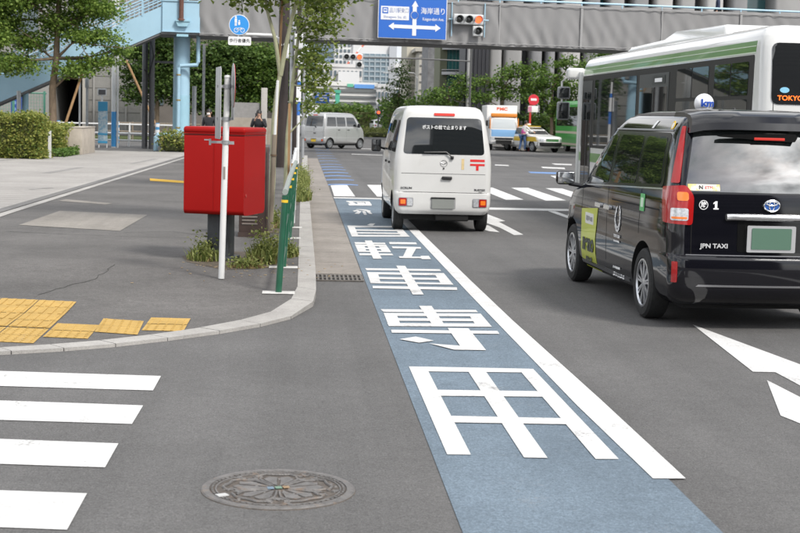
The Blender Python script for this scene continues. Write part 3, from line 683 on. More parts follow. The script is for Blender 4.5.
def sedan_cab():
    t = thing('taxi_cab', 'yellow roofed taxi saloon with a black bumper stopped near the red bus stop', 'taxi', (13.1, 81.5, 0), rad(203))
    Y_ = mat('cab_yellow', (.66, .44, .03), .3, coat=.6); WH = mat('cab_white', (.70, .70, .68), .3, coat=.5)
    B = Body([(.25, .72, -2.1, 2.15, .2, .2, .05, .1), (.4, .82, -2.25, 2.28, .2, .3, .05, .12), (.7, .84, -2.28, 2.28, .2, .3, .05, .12), (.86, .83, -2.2, 2.18, .2, .3, .05, .12), (.93, .81, -1.75, 1.4, .2, .25, .05, .1), (1.0, .79, -1.5, .95, .2, .2, .05, .1), (1.25, .70, -1.15, .52, .2, .2, .05, .08), (1.40, .60, -.85, .20, .2, .2, .03, .05)], bow=.02, crown=.03)
    B.mesh('body', WH, t, wheels=((-1.35, .3), (1.4, .3)), wr=.35, well=M_WELL)
    MB().prism(roundpoly(rect(-.60, .60, -.85, .2), .2), .03, Matrix.Translation((0, 0, 1.425))).build('roof_panel', Y_, t)
    panel(B.front, roundpoly([(-.66, .99), (.66, .99), (.55, 1.37), (-.55, 1.37)], .05), .006, .01, 'windscreen', M_GLASS, t)
    panel(B.front, rect(-.8, .8, .34, .56), .015, .03, 'bumper', M_BLACKTRIM, t)
    panel(B.front, rect(-.42, .42, .62, .76), .008, .01, 'grille', M_CHROME, t)
    MB().box((0, -.3, 1.53), (.24, .14, .11), bev=.03).build('roof_lamp', WH, t)
    for sg in (-1, 1):
        S = B.side(sg)
        panel(B.front, roundpoly(rect(*sorted((sg*.74, sg*.5)), .60, .76), .03), .01, .02, 'headlamp', M_CLEAR, t)
        panel(S, rect(-2.0, 2.0, .60, .85), .003, .003, 'side_panel', Y_, t)
        panel(S, roundpoly([(-1.2, .98), (.85, .98), (.35, 1.34), (-.9, 1.34)], .05), .005, .008, 'side_window', M_GLASS, t)
        for y in (-1.35, 1.4): wheel(t, sg*.72, y, .3, .18, M_STEELRIM, 8, sg, False)
sedan_cab()

def green_bus():
    t = thing('parked_bus', 'green and cream bus standing across the junction behind the yellow roofed taxi', 'bus', (16.95, 76.2, 0), rad(2))
    G = mat('tour_bus_green', (.04, .36, .05), .35, coat=.4)
    CR = mat('tour_bus_cream', (.58, .52, .42), .45)
    B = Body([(.35, 1.18, .05, 10.4, .12, .2, .02, .05), (.9, 1.22, 0, 10.5, .12, .2, .03, .05), (2.0, 1.22, .03, 10.5, .12, .2, .03, .05), (2.75, 1.19, .08, 10.4, .14, .2, .03, .05), (2.95, 1.05, .2, 10.2, .2, .2, .02, .05)], bow=0, crown=.04)
    B.mesh('body', G, t)
    panel(B.rear, roundpoly(rect(-1.16, 1.16, .40, 1.22), .03), .006, .01, 'lower_panel', CR, t)
    panel(B.rear, roundpoly(rect(-.72, 1.0, 1.60, 2.70), .06), .006, .01, 'rear_window', M_GLASS, t)
    for z in (.55, .85): panel(B.rear, rect(-.68, .1, z, z+.24), .012, .01, 'grille', mat('grille_brown', (.16, .12, .09), .6), t)
    for sg in (-1, 1):
        panel(B.rear, rect(*sorted((sg*1.1, sg*.6)), .36, .46), .02, .02, 'bumper_lamp', M_ORANGE, t)
        panel(B.side(sg), rect(.3, 10.2, .40, 1.2), .006, .006, 'lower_panel', CR, t, grid=1)
        panel(B.side(sg), roundpoly(rect(.5, 10.0, 1.5, 2.6), .05), .006, .006, 'side_window', M_GLASS, t, grid=1)
        for y in (2.2, 7.8): wheel(t, sg*1.02, y, .46, .25, M_STEELRIM, 8, sg, False)
green_bus()
for i, (x, y, c, lb) in enumerate(((9.6, 176, (.70, .70, .70), 'white car far up the street beyond the mail van'), (8.6, 190, (.42, .43, .45), 'grey car farthest up the street beyond the mail van'))):
    t = thing('parked_car', lb, 'car', (x, y, 0), rad(12))
    B = Body([(.25, .75, .1, 4.0, .15, .2, .05, .1), (.5, .83, 0, 4.1, .15, .25, .05, .1), (.85, .82, .05, 4.0, .15, .25, .05, .1), (1.0, .79, .15, 3.1, .15, .2, .05, .1), (1.35, .64, .5, 2.3, .15, .2, .05, .1), (1.45, .55, .8, 2.0, .15, .2, 0, 0)], bow=.02)
    B.mesh('body', mat('far_car_%d' % i, c, .3, coat=.5), t)
    panel(B.rear, rect(-.6, .6, 1.02, 1.32), .006, .006, 'rear_window', M_GLASS, t)
    for sg in (-1, 1):
        panel(B.side(sg), [(.5, 1.02), (2.8, 1.02), (2.2, 1.33), (.8, 1.33)], .006, .006, 'side_window', M_GLASS, t)
        panel(B.rear, rect(*sorted((sg*.75, sg*.5)), .7, .85), .006, .01, 'tail_lamp', M_RED, t)
        for y in (.8, 3.2): wheel(t, sg*.72, y, .3, .18, M_STEELRIM, 8, sg, False)

# ---------------------------------------------------------------- ground, road, footway
def strc(o): return tag(o, kind='structure')
ASPH = grain_mat('road_asphalt', (.118, .115, .113), grain=.40, gscale=115, big=.15, bscale=.45, bump=.45, streak=.14)
FOOT = grain_mat('footway_asphalt', (.118, .112, .107), grain=.36, gscale=110, big=.22, bscale=.55, bump=.35)
BLUEP = grain_mat('bicycle_lane_blue', (.142, .184, .225), grain=.34, gscale=130, big=.14, bscale=.9, bump=.5, streak=.10, wear=((.20, .225, .25), .575))
ROADW = grain_mat('road_paint_white', (.60, .595, .585), grain=.13, gscale=110, big=.10, bscale=1.2, bump=.25, wear=((.24, .235, .23), .555), rough=.75)
SKYB = grain_mat('sharrow_blue', (.15, .25, .46), grain=.12, gscale=90, big=.1, wear=((.16, .18, .2), .62))
CONC = grain_mat('gutter_concrete', (.265, .240, .215), grain=.22, gscale=130, big=.18, bscale=1.1, bump=.3, streak=.08)
KERB = grain_mat('kerb_stone', (.36, .345, .325), grain=.16, gscale=140, big=.14, bscale=1.5, bump=.3)
YEL = grain_mat('tactile_yellow', (.46, .295, .085), grain=.14, gscale=120, big=.12, bscale=2.5, wear=((.30, .22, .12), .565))
TILE = grain_mat('plaza_tile', (.35, .332, .312), grain=.12, gscale=60, big=.14, bscale=.5, streak=.0)
EARTH = grain_mat('earth', (.10, .082, .062), grain=.4, gscale=60, big=.25, bscale=2, bump=.6)

gb = MB(); gb.sheet([(-1500, -400), (1500, -400), (1500, 3000), (-1500, 3000)], -.03)
strc(gb.build('ground', grain_mat('far_ground', (.14, .135, .125), grain=.1, gscale=20), smooth=False))
rb = MB(); rb.sheet([(-60, -12), (32, -12), (32, 330), (-60, 330)], 0.0)
strc(rb.build('road', ASPH, smooth=False))

def flat(name, polys, m, z=.004, hp=None):
    b = MB()
    for p in polys: b.sheet(p, z)
    if hp:
        for yy in (11.8, 12.4, 13, 13.6, 14.2, 14.8): bmesh.ops.bisect_plane(b.bm, geom=b.bm.verts[:]+b.bm.edges[:]+b.bm.faces[:], plane_co=(0, yy, 0), plane_no=(0, 1, 0), dist=1e-5)
        for v in b.bm.verts: v.co.z = hp(v.co.y)+z
    bmesh.ops.recalc_face_normals(b.bm, faces=b.bm.faces[:])
    for f in b.bm.faces:
        f.normal_update()
        if f.normal.z < 0: f.normal_flip()
    me = bpy.data.meshes.new(name); b.bm.to_mesh(me); b.bm.free(); me.materials.append(m)
    o = bpy.data.objects.new(name, me); COL.objects.link(o)
    return strc(o)
def hp(y): return .02+.08*min(1, max(0, (y-11.8)/3.0))       # footway drops towards the crossing
BIKE = [(.69, -6), (.688, 5.3), (.684, 10), (.682, 15.9), (.684, 22), (.692, 29.55), (1.727, 29.55), (1.752, 21.2), (1.768, 14.8), (1.775, 8), (1.778, 5.4), (1.78, -6)]
flat('bicycle_lane', [BIKE], BLUEP)
EDGE = [(1.655, 29.5), (1.65, 21.1), (1.65, 13.6), (1.668, 8.3), (1.70, 6.57), (1.86, 6.575), (1.85, 8.5), (1.81, 11.9), (1.80, 14.9), (1.795, 21.2), (1.803, 29.5)]
flat('lane_edge_line', [EDGE], ROADW, .008)
LET = {
'yo': [[(.756,9.56),(.873,9.56),(.88,7.02),(.76,7.02)],[(.873,9.56),(1.501,9.54),(1.50,9.39),(.873,9.38)],[(1.501,9.54),(1.603,9.53),(1.62,6.954),(1.502,6.95)],[(1.143,9.39),(1.262,9.39),(1.26,6.96),(1.142,6.965)],[(.873,8.73),(1.50,8.728),(1.50,8.548),(.873,8.537)],[(.876,7.95),(1.502,7.921),(1.502,7.76),(.876,7.776)]],
'sen': [[(0.721,12.457),(1.573,12.517),(1.574,12.369),(0.739,12.279)],[(0.735,12.212),(0.844,12.214),(0.833,11.44),(0.733,11.429)],[(1.474,12.268),(1.585,12.27),(1.58,11.481),(1.455,11.487)],[(0.735,12.212),(1.585,12.27),(1.582,12.095),(0.742,12.029)],[(0.749,11.893),(1.572,11.956),(1.572,11.8),(0.752,11.738)],[(0.729,11.605),(1.55,11.666),(1.58,11.481),(0.733,11.429)],[(1.082,12.713),(1.197,12.727),(1.198,11.499),(1.097,11.488)],[(0.738,11.23),(1.593,11.254),(1.588,11.097),(0.735,11.073)],[(1.204,11.374),(1.373,11.373),(1.377,10.283),(1.206,10.291)],[(0.98,10.569),(0.998,10.554),(1.213,10.467),(1.218,10.284),(1.141,10.285)],[(0.772,10.742),(0.906,10.885),(1.031,10.699),(0.909,10.587)]],
'sha': [[(0.735,15.884),(1.577,15.921),(1.574,15.718),(0.742,15.667)],[(0.736,15.468),(0.855,15.458),(0.831,14.432),(0.728,14.416)],[(1.474,15.503),(1.582,15.506),(1.574,14.416),(1.452,14.423)],[(0.736,15.468),(1.582,15.506),(1.576,15.283),(0.736,15.246)],[(0.823,15.002),(1.494,15.026),(1.494,14.831),(0.828,14.808)],[(0.739,14.577),(1.575,14.573),(1.574,14.416),(0.728,14.416)],[(1.105,16.208),(1.207,16.193),(1.196,13.552),(1.089,13.537)],[(0.735,14.186),(1.583,14.187),(1.563,13.96),(0.728,13.985)]],
'ten': [[(0.734,19.202),(1.147,19.204),(1.146,18.977),(0.738,18.931)],[(0.73,18.862),(0.855,18.868),(0.838,17.816),(0.734,17.794)],[(1.035,18.886),(1.145,18.888),(1.15,17.84),(1.037,17.837)],[(0.73,18.862),(1.145,18.888),(1.147,18.647),(0.732,18.6)],[(0.747,18.39),(1.148,18.433),(1.149,18.225),(0.748,18.16)],[(0.741,17.975),(1.148,18.02),(1.15,17.84),(0.734,17.794)],[(0.887,19.47),(0.985,19.493),(0.985,16.976),(0.88,16.956)],[(0.735,17.599),(1.147,17.643),(1.152,17.434),(0.731,17.35)],[(1.207,19.31),(1.58,19.325),(1.57,19.027),(1.201,18.99)],[(1.205,18.638),(1.584,18.634),(1.573,18.377),(1.203,18.382)],[(1.391,18.422),(1.514,18.448),(1.341,17.117),(1.245,17.172)],[(1.209,17.313),(1.492,17.294),(1.486,17.109),(1.203,17.091)],[(1.483,17.405),(1.586,17.425),(1.577,17.018),(1.463,16.996)]],
'ji': [[(1.049,22.341),(1.112,22.673),(1.197,22.697),(1.122,22.146)],[(0.731,22.101),(0.84,22.1),(0.832,20.132),(0.732,20.107)],[(1.431,22.23),(1.551,22.263),(1.565,20.258),(1.45,20.23)],[(0.732,22.132),(1.551,22.263),(1.549,21.93),(0.735,21.802)],[(0.826,21.39),(1.475,21.474),(1.48,21.221),(0.827,21.138)],[(0.828,20.863),(1.482,20.92),(1.487,20.68),(0.83,20.622)],[(0.741,20.365),(1.563,20.514),(1.565,20.258),(0.731,20.082)]],
'bicycle': [[(0.916,28.701),(1.374,28.731),(1.39,28.461),(0.917,28.356)],[(0.921,27.821),(1.379,27.722),(1.36,27.331),(0.93,27.244)],[(0.93,28.498),(1.032,28.467),(1.112,27.371),(1.01,27.272)],[(1.108,28.289),(1.258,28.276),(1.268,27.748),(1.116,27.759)],[(1.296,28.564),(1.381,28.458),(1.377,27.528),(1.259,27.55)],[(1.001,26.176),(1.196,26.124),(1.276,25.751),(1.227,25.567)],[(0.937,25.641),(1.031,25.954),(1.069,25.796),(0.963,25.427)],[(1.035,25.672),(1.1,25.638),(1.022,24.802),(0.943,24.882)],[(1.108,25.64),(1.165,25.603),(1.151,24.634),(1.101,24.618)],[(1.18,25.608),(1.248,25.63),(1.259,24.876),(1.205,24.858)]]}
b = MB(); zz = 0
for k, ps in LET.items():
    for i, p in enumerate(ps): b.sheet(p, .0080+.0003*i)      # strokes laid one over the other
strc(b.build('lane_lettering', ROADW, smooth=False))
zs_ = [[(.735, 35.5), (1.15, 35.6), (1.165, 30.45), (.715, 30.4)], [(1.66, 35.9), (2.08, 36.0), (2.03, 30.65), (1.64, 30.6)], [(2.69, 35.9), (3.137, 36.0), (3.10, 30.35), (2.68, 30.2)], [(3.75, 35.9), (4.2, 36.0), (4.18, 30.6), (3.75, 30.44)],
       [(4.40, 35.9), (4.84, 36.0), (4.82, 30.68), (4.40, 30.5)], [(5.336, 36.1), (5.80, 36.3), (5.765, 30.75), (5.268, 30.5)], [(6.251, 36.3), (6.69, 36.35), (6.59, 31.05), (6.12, 31.0)], [(7.186, 36.5), (7.65, 36.6), (7.45, 31.2), (6.96, 31.1)], [(8.1, 36.6), (8.55, 36.7), (8.4, 31.3), (7.9, 31.2)], [(9.05, 36.7), (9.5, 36.8), (9.4, 31.4), (8.9, 31.3)], [(10., 36.8), (10.45, 36.9), (10.3, 31.5), (9.8, 31.4)]]
zs_.pop(3)
flat('zebra_crossing', zs_, ROADW)
near = [[(-9, 10.0), (-2.688, 9.326), (-1.901, 9.205), (-0.868, 9.104), (-0.869, 8.618), (-1.797, 8.699), (-2.536, 8.795), (-9, 9.4)], [(-9, 9.05), (-2.413, 8.363), (-1.706, 8.26), (-0.879, 8.166), (-0.884, 7.669), (-1.598, 7.733), (-2.263, 7.84), (-9, 8.5)],
        [(-9, 8.1), (-2.137, 7.4), (-1.504, 7.28), (-0.898, 7.206), (-0.898, 6.707), (-1.397, 6.757), (-1.978, 6.844), (-9, 7.55)], [(-9, 7.1), (-1.845, 6.381), (-1.298, 6.277), (-0.913, 6.238), (-0.91, 5.679), (-1.181, 5.708), (-1.678, 5.797), (-9, 6.5)], [(-9, 6.0), (-.92, 5.2), (-.92, 4.7), (-9, 5.45)]]
flat('zebra_crossing', near, ROADW)
flat('stop_line', [[(2.0, 27.4), (3.716, 27.62), (5.27, 27.69), (7.9, 27.8), (7.9, 27.1), (5.188, 27.05), (3.622, 26.95), (2.0, 26.9)], [(.69, 30.02), (1.73, 29.98), (1.72, 29.62), (.69, 29.62)]], ROADW)
flat('lane_line', [[(4.70, 26.9), (4.84, 26.9), (5.02, 13.9), (5.03, 2), (4.87, 2), (4.87, 13.3)]], ROADW)
flat('road_arrow', [[(3.36, 25.9), (3.462, 23.949), (3.321, 23.736), (3.332, 21.112), (3.176, 21.006), (3.157, 22.437), (3.053, 23.617)], [(2.982, 23.058), (3.033, 22.792), (3.026, 21.485), (2.887, 21.627), (2.845, 21.979)]], ROADW)
flat('road_arrow', [[(3.346, 11.844), (3.593, 9.899), (3.68, 9.1), (3.70, 6.2), (3.55, 5.6), (3.337, 8.513), (3.301, 9.075), (3.298, 9.56), (3.143, 9.568)], [(3.137, 9.251), (3.158, 8.668), (3.19, 7.6), (3.1, 6.8), (2.945, 7.482), (2.879, 7.881), (2.838, 8.095)]], ROADW)
sh = []
for y, d in ((35.5, 1.0), (38.2, 1.2), (40.6, 1.3), (42.9, 1.4), (45.4, 1.5), (47.6, 1.6), (50.2, 1.6), (54, 1.8), (57.5, 2.), (61, 2.1), (65.4, 2.3), (69.6, 2.5), (73.8, 2.8)):
    w = .45+.12*(y < 50)-.0
    sh.append([(.68, y+.25*d), (.87, y+.5*d), (1.08, y+.62*d), (1.28, y+.55*d), (1.43, y+.3*d), (1.425, y+.3*d-w*.6), (1.27, y+.55*d-w*.9), (1.06, y+.62*d-w), (.86, y+.48*d-w), (.67, y+.25*d-w)])
flat('bicycle_arrows', sh, SKYB)
flat('far_road_markings', [[(7.671, 48.142), (8.692, 48.104), (8.412, 46.373), (7.551, 46.791)]], SKYB)
flat('far_road_markings', [[(7.875, 44.891), (8.31, 45.134), (7.744, 41.881), (7.652, 42.466)], [(7.5, 55.18), (7.968, 54.868), (7.841, 53.741), (7.342, 54.014)], [(9.06, 53.758), (9.874, 53.307), (9.595, 51.605), (8.88, 52.268)], [(10.288, 58.526), (11.08, 58.167), (10.786, 56.616), (10.142, 56.826)], [(2.3, 66), (4.6, 65), (4.5, 64.3), (2.3, 65.2)], [(3.2, 78), (8.5, 76), (8.5, 75), (3.2, 77)]], ROADW)

KOUT = [(0.25, 57.9), (0.2, 45), (0.17, 35.7), (0.172, 28.9), (0.171, 18.0), (0.17, 14.6), (0.162, 13.3), (0.13, 12.62), (-0.06, 11.8), (-0.3, 11.33), (-0.6, 10.93), (-0.96, 10.55), (-1.3, 10.24), (-1.63, 10.02), (-1.96, 9.86), (-2.34, 9.7), (-2.95, 9.48), (-5, 9.05), (-12, 8.4), (-40, 7.6)]
KIN = [(0.06, 57.9), (0.02, 45), (0.005, 35.7), (-0.005, 28.9), (-0.008, 18.0), (-0.01, 14.6), (-0.013, 13.5), (-0.065, 12.75), (-0.238, 11.994), (-0.469, 11.521), (-0.76, 11.076), (-1.103, 10.683), (-1.431, 10.386), (-1.751, 10.172), (-2.067, 10.009), (-2.436, 9.847), (-3.0, 9.64), (-5.03, 9.22), (-12, 8.58), (-40, 7.8)]
kb = MB()
def kz(y): return hp(y)+.006
def seglen(a, c): return math.hypot(a[0]-c[0], a[1]-c[1])
def resample(pl, step):
    r = [pl[0]]
    for a, c in zip(pl, pl[1:]):
        n = max(1, int(round(seglen(a, c)/step)))
        r += [(a[0]+(c[0]-a[0])*i/n, a[1]+(c[1]-a[1])*i/n) for i in range(1, n+1)]
    return r
# one kerb stone after another, with a thin joint between them
for (a, c), (d, e) in zip(zip(KOUT, KOUT[1:]), zip(KIN, KIN[1:])):
    n = max(1, int(round(seglen(a, c)/.62))) if a[1] < 40 and a[0] > -6 else max(1, int(seglen(a, c)/4))
    for i in range(n):
        t0 = i/n+.004/max(.3, seglen(a, c)); t1 = (i+1)/n-.004/max(.3, seglen(a, c))
        P = [(a[0]+(c[0]-a[0])*t, a[1]+(c[1]-a[1])*t) for t in (t0, t1)]; Q = [(d[0]+(e[0]-d[0])*t, d[1]+(e[1]-d[1])*t) for t in (t1, t0)]
        q4 = P+Q; dz = random.uniform(-.0015, .0015)
        lo = [kb.bm.verts.new((x, y, -.02)) for x, y in q4]; hi = [kb.bm.verts.new((x, y, kz(y)+dz)) for x, y in q4]
        kb.bm.faces.new(hi)
        for k in range(4): kb.bm.faces.new((lo[k], lo[(k+1) % 4], hi[(k+1) % 4], hi[k]))
bmesh.ops.recalc_face_normals(kb.bm, faces=kb.bm.faces[:])
strc(kb.build('kerb', KERB, angle=20))
flat('pavement', [KIN + [(-40, 57.9)]], FOOT, 0, hp)
# under the footway a skirt closes the far edge
strc(MB().box((-20, 57.85, .03), (40, .1, .12)).build('pavement_edge', KERB))
# gutter slabs
gt = MB(); ys = list(np.arange(15.25, 57.5, 1.25)); 
for i, y in enumerate(ys):
    x1 = .672 if y < 33 else .672-.0008*(y-33)
    xl = .172 if y < 40 else .178+.004*(y-40)
    gt.sheet([(xl, y+.008), (x1, y+.008), (x1, min(y+1.242, 57.8)), (xl, min(y+1.242, 57.8))], .004+random.uniform(0, .0012))
gt.sheet([(.172, 14.72), (.672, 14.72), (.672, 15.242), (.172, 15.242)], .004)
strc(gt.build('gutter', CONC, smooth=False))
gr = MB()
gr.sheet([(.18, 14.60), (.665, 14.60), (.665, 15.10), (.18, 15.10)], .0055)
base = gr.build('drain_pit', mat('pit_dark', (.012, .012, .012), .9), smooth=False)
dg = thing('drain_grate', 'steel drain grate at the near end of the concrete gutter by the kerb', 'grate', (0, 0, 0)); base.parent = dg
g2 = MB()
for i in range(11): g2.box((.20+i*.0447, 14.85, .010), (.020, .5, .012))
for y in (14.60, 14.85, 15.10): g2.box((.4225, y, .010), (.49, .025, .0115))
g2.build('bars', mat('galvanised_rust', (.17, .155, .14), .6, .4, var=.3, vscale=30), dg)

# plaza paving with edge bands
flat('plaza', [[(-4.62, 11), (-4.62, 22.4), (-4.38, 40), (-4.2, 57.85), (-40, 57.85), (-40, 11)]], TILE, .004, hp)
flat('plaza_edge_line', [[(-4.27, 11), (-4.36, 22), (-4.05, 50), (-4.0, 57.85), (-4.11, 57.85), (-4.19, 50), (-4.51, 22), (-4.47, 11)]], KERB, .006, hp)
flat('plaza_dark_band', [[(-4.53, 11), (-4.53, 22), (-4.22, 50), (-4.16, 57.85), (-4.28, 57.85), (-4.36, 50), (-4.72, 22), (-4.72, 11)]], grain_mat('dark_granite', (.16, .155, .15), grain=.2, gscale=80), .009, hp)
jt = MB()
for y in np.arange(12, 57.5, .6): jt.sheet([(-40, y), (-4.75, y), (-4.75, y+.03), (-40, y+.03)], .0)
for x in np.arange(-16, -4.8, 1.2): jt.sheet([(x, 12), (x+.02, 12), (x+.02, 57.8), (x, 57.8)], .0006)
for f in jt.bm.verts: f.co.z += hp(f.co.y)+.0055
strc(jt.build('plaza_joints', grain_mat('joint_grey', (.14, .13, .12), grain=.1), smooth=False))
flat('plaza_inset', [[(-6.42, 35.9), (-6.18, 40.2), (-5.96, 40.2), (-6.2, 35.9)], [(-9.3, 42.6), (-9.0, 47.0), (-8.75, 47), (-9.05, 42.6)], [(-5.35, 28.6), (-5.05, 29.4), (-4.95, 29.2), (-5.25, 28.5)], [(-5.2, 44), (-5.0, 49), (-4.85, 49), (-5.05, 44)]], grain_mat('inset_grey', (.25, .24, .23), grain=.2), .0075, hp)
flat('concrete_slab', [[(-3.82, 19.75), (-3.76, 22.7), (-2.347, 22.226), (-2.379, 19.1)]], grain_mat('slab_concrete', (.25, .23, .205), grain=.2, gscale=90, big=.2, streak=.2), .004, hp)
flat('concrete_slab', [[(-4.2, 25.2), (-4.15, 25.7), (-3.22, 24.85), (-3.29, 24.45)]], grain_mat('slab_concrete', (.25, .23, .205)), .004, hp)
flat('yellow_line', [[(-3.6, 34.5), (-2.2, 33.1), (-.9, 31.9), (-.9, 31.2), (-2.2, 32.2), (-3.46, 33.28)]], grain_mat('line_yellow', (.60, .36, .04), grain=.1, wear=((.2, .17, .12), .6)), .004, hp)
crk = MB()
def crack(pts, w):
    pts = [(x+random.uniform(-.02, .02), y+random.uniform(-.02, .02)) for x, y in resample(pts, .12)]
    for a, c in zip(pts, pts[1:]):
        d = Vector((c[0]-a[0], c[1]-a[1])).normalized(); n = Vector((-d.y, d.x))*w*random.uniform(.5, 1.2)
        crk.sheet([(a[0]-n.x, a[1]-n.y), (a[0]+n.x, a[1]+n.y), (c[0]+n.x, c[1]+n.y), (c[0]-n.x, c[1]-n.y)], 0)
crack([(-2.3, 12.75), (-2.2, 13.1), (-1.95, 13.8), (-1.9, 14.9)], .005)

crack([(-2.3, 18.9), (-1.7, 19.2), (-1.2, 18.6)], .007); crack([(-3.9, 18.7), (-2.4, 18.3), (-1.3, 18.2)], .008)

for v in crk.bm.verts: v.co.z = hp(v.co.y)+.003
strc(crk.build('pavement_cracks', mat('crack_dark', (.035, .033, .03), .95), smooth=False))

# tactile paving: bar tiles and worn plain tiles
tt = MB(); bb = MB(); T = hp(10)
def tile_grid(c0, c1, c3, nu, nv, bars, z):
    c0, c1, c3 = Vector(c0), Vector(c1), Vector(c3); u = (c1-c0)/nu; v = (c3-c0)/nv
    for i in range(nu):
        for j in range(nv):
            o = c0+u*i+v*j; g = .012
            q = [o+u*g+v*g, o+u*(1-g)+v*g, o+u*(1-g)+v*(1-g), o+u*g+v*(1-g)]
            tt.sheet([(p.x, p.y) for p in q], T+z+random.uniform(.003, .006))
            if bars:
                for k in range(4):
                    s = o+u*(.14+.24*k)+v*.07; e = s+v*.86
                    w = u*.05
                    bb.prism([tuple(s-w), tuple(s+w), tuple(e+w), tuple(e-w)], .004, Matrix.Translation((0, 0, T+z+.0055)))
            else:
                for k in range(5):
                    for l in range(5):
                        p = o+u*(.1+.2*k)+v*(.1+.2*l)
                        bb.lathe([(.0, .0035), (.008, .0032), (.012, 0)], 6, Matrix.Translation((p.x, p.y, T+z+.0055)))
tile_grid((-3.545, 11.243), (-1.882, 10.929), (-3.565, 12.692), 5, 4, True, 0)
tile_grid((-3.525, 11.203), (-1.881, 10.904), (-3.515, 10.504), 5, 2, False, 0)
tile_grid((-1.866, 10.508), (-1.525, 10.447), (-1.874, 11.193), 1, 2, False, 0)
tile_grid((-1.532, 10.787), (-1.190, 10.669), (-1.563, 11.510), 1, 2, False, 0)
tile_grid((-1.193, 10.900), (-0.867, 10.879), (-1.191, 11.588), 1, 2, False, 0)
for q_ in (tt, bb):
    for v in q_.bm.verts: v.co.z += hp(v.co.y)-T+.001
tp = tt.build('tactile_paving', YEL, smooth=False); strc(tp)
o = bb.build('tactile_studs', YEL); o.parent = tp

# manhole cover with a blossom relief
mh = thing('manhole_cover', 'round cast iron manhole cover with a worn blossom relief set in the road', 'manhole cover', (-.075, 6.34, 0))
IRON = mat('cast_iron', (.15, .142, .136), .55, .3, var=.35, vscale=18, bump=.3, bscale=120, dirt=((.22, .15, .10), 14, .55, .7))
RUST = mat('rusty_recess', (.085, .072, .062), .9, var=.5, vscale=25, dirt=((.17, .11, .07), 16, .55, .75))
MB().lathe([(.0, .004), (.345, .004), (.349, .0)], 72).build('recess', RUST, mh)
ir = MB(); ir.lathe([(.308, .004), (.310, .0095), (.341, .0095), (.347, .004)], 72)
for k in range(60):
    a = 2*math.pi*k/60; ir.box((.296*math.cos(a), .296*math.sin(a), .0065), (.010, .018, .006), rz=a)
ir.lathe([(.276, .004), (.277, .0085), (.284, .0085), (.285, .004)], 60)
ir.build('rim_ring', IRON, mh)
rl = MB(); rg_ = np.random.default_rng(4)
for k in range(5):
    a0 = rad(18+72*k)
    def pt(r, a): return (r*math.cos(a0+a), r*math.sin(a0+a))
    for m_ in (-1, 1):                                     # two halves of a petal with a groove between them
        rl.prism([pt(.045, m_*.12), pt(.10, m_*.09), pt(.18, m_*.04), pt(.19, m_*.05), pt(.206, m_*.22), pt(.17, m_*.42), pt(.11, m_*.40), pt(.06, m_*.30)][::m_], .0045, Matrix.Translation((0, 0, .004)))
        rl.tube([(*pt(.05, m_*.5), .006), (*pt(.11, m_*.55), .008), (*pt(.17, m_*.54), .008), (*pt(.215, m_*.38), .006)], .006, 6)
    rl.tube([(*pt(.225, -.5), .006), (*pt(.245, -.2), .0075), (*pt(.235, 0), .0075), (*pt(.25, .25), .0075), (*pt(.232, .5), .006)], .0065, 6)
    a1 = a0+rad(36)
    for q in range(3):
        r = (.262, .225, .185)[q]; c = (r*math.cos(a1+(.16, -.18, .02)[q]), r*math.sin(a1+(.16, -.18, .02)[q])); sz = (.018, .020, .022)[q]
        rl.prism([(c[0]+sz*(1+.35*math.cos(5*t))*math.cos(t+a1), c[1]+sz*(1+.35*math.cos(5*t))*math.sin(t+a1)) for t in np.linspace(0, 2*math.pi, 20, endpoint=False)], .0045, Matrix.Translation((0, 0, .004)))
    for q in range(9):
        r, a = rg_.uniform(.07, .265), a0+rg_.uniform(-.62, .62)
        rl.lathe([(0, .0085), (.007, .008), (.010, .004)], 7, Matrix.Translation((r*math.cos(a), r*math.sin(a), 0)))
rl.build('blossom_relief', IRON, mh, angle=30)
for (dx, c) in ((-.035, (.13, .19, .25)), (.0, (.13, .22, .16)), (.035, (.26, .17, .09))):
    MB().box((dx, dx*.25, .010), (.03, .035, .004), rz=.2, bev=.001).build('colour_chip', mat('chip_%d' % int(dx*1000), c, .4), mh)
MB().box((-.245, -.135, .0095), (.05, .04, .004), rz=.5).build('white_chip', mat('chip_white', (.45, .45, .44), .6), mh)

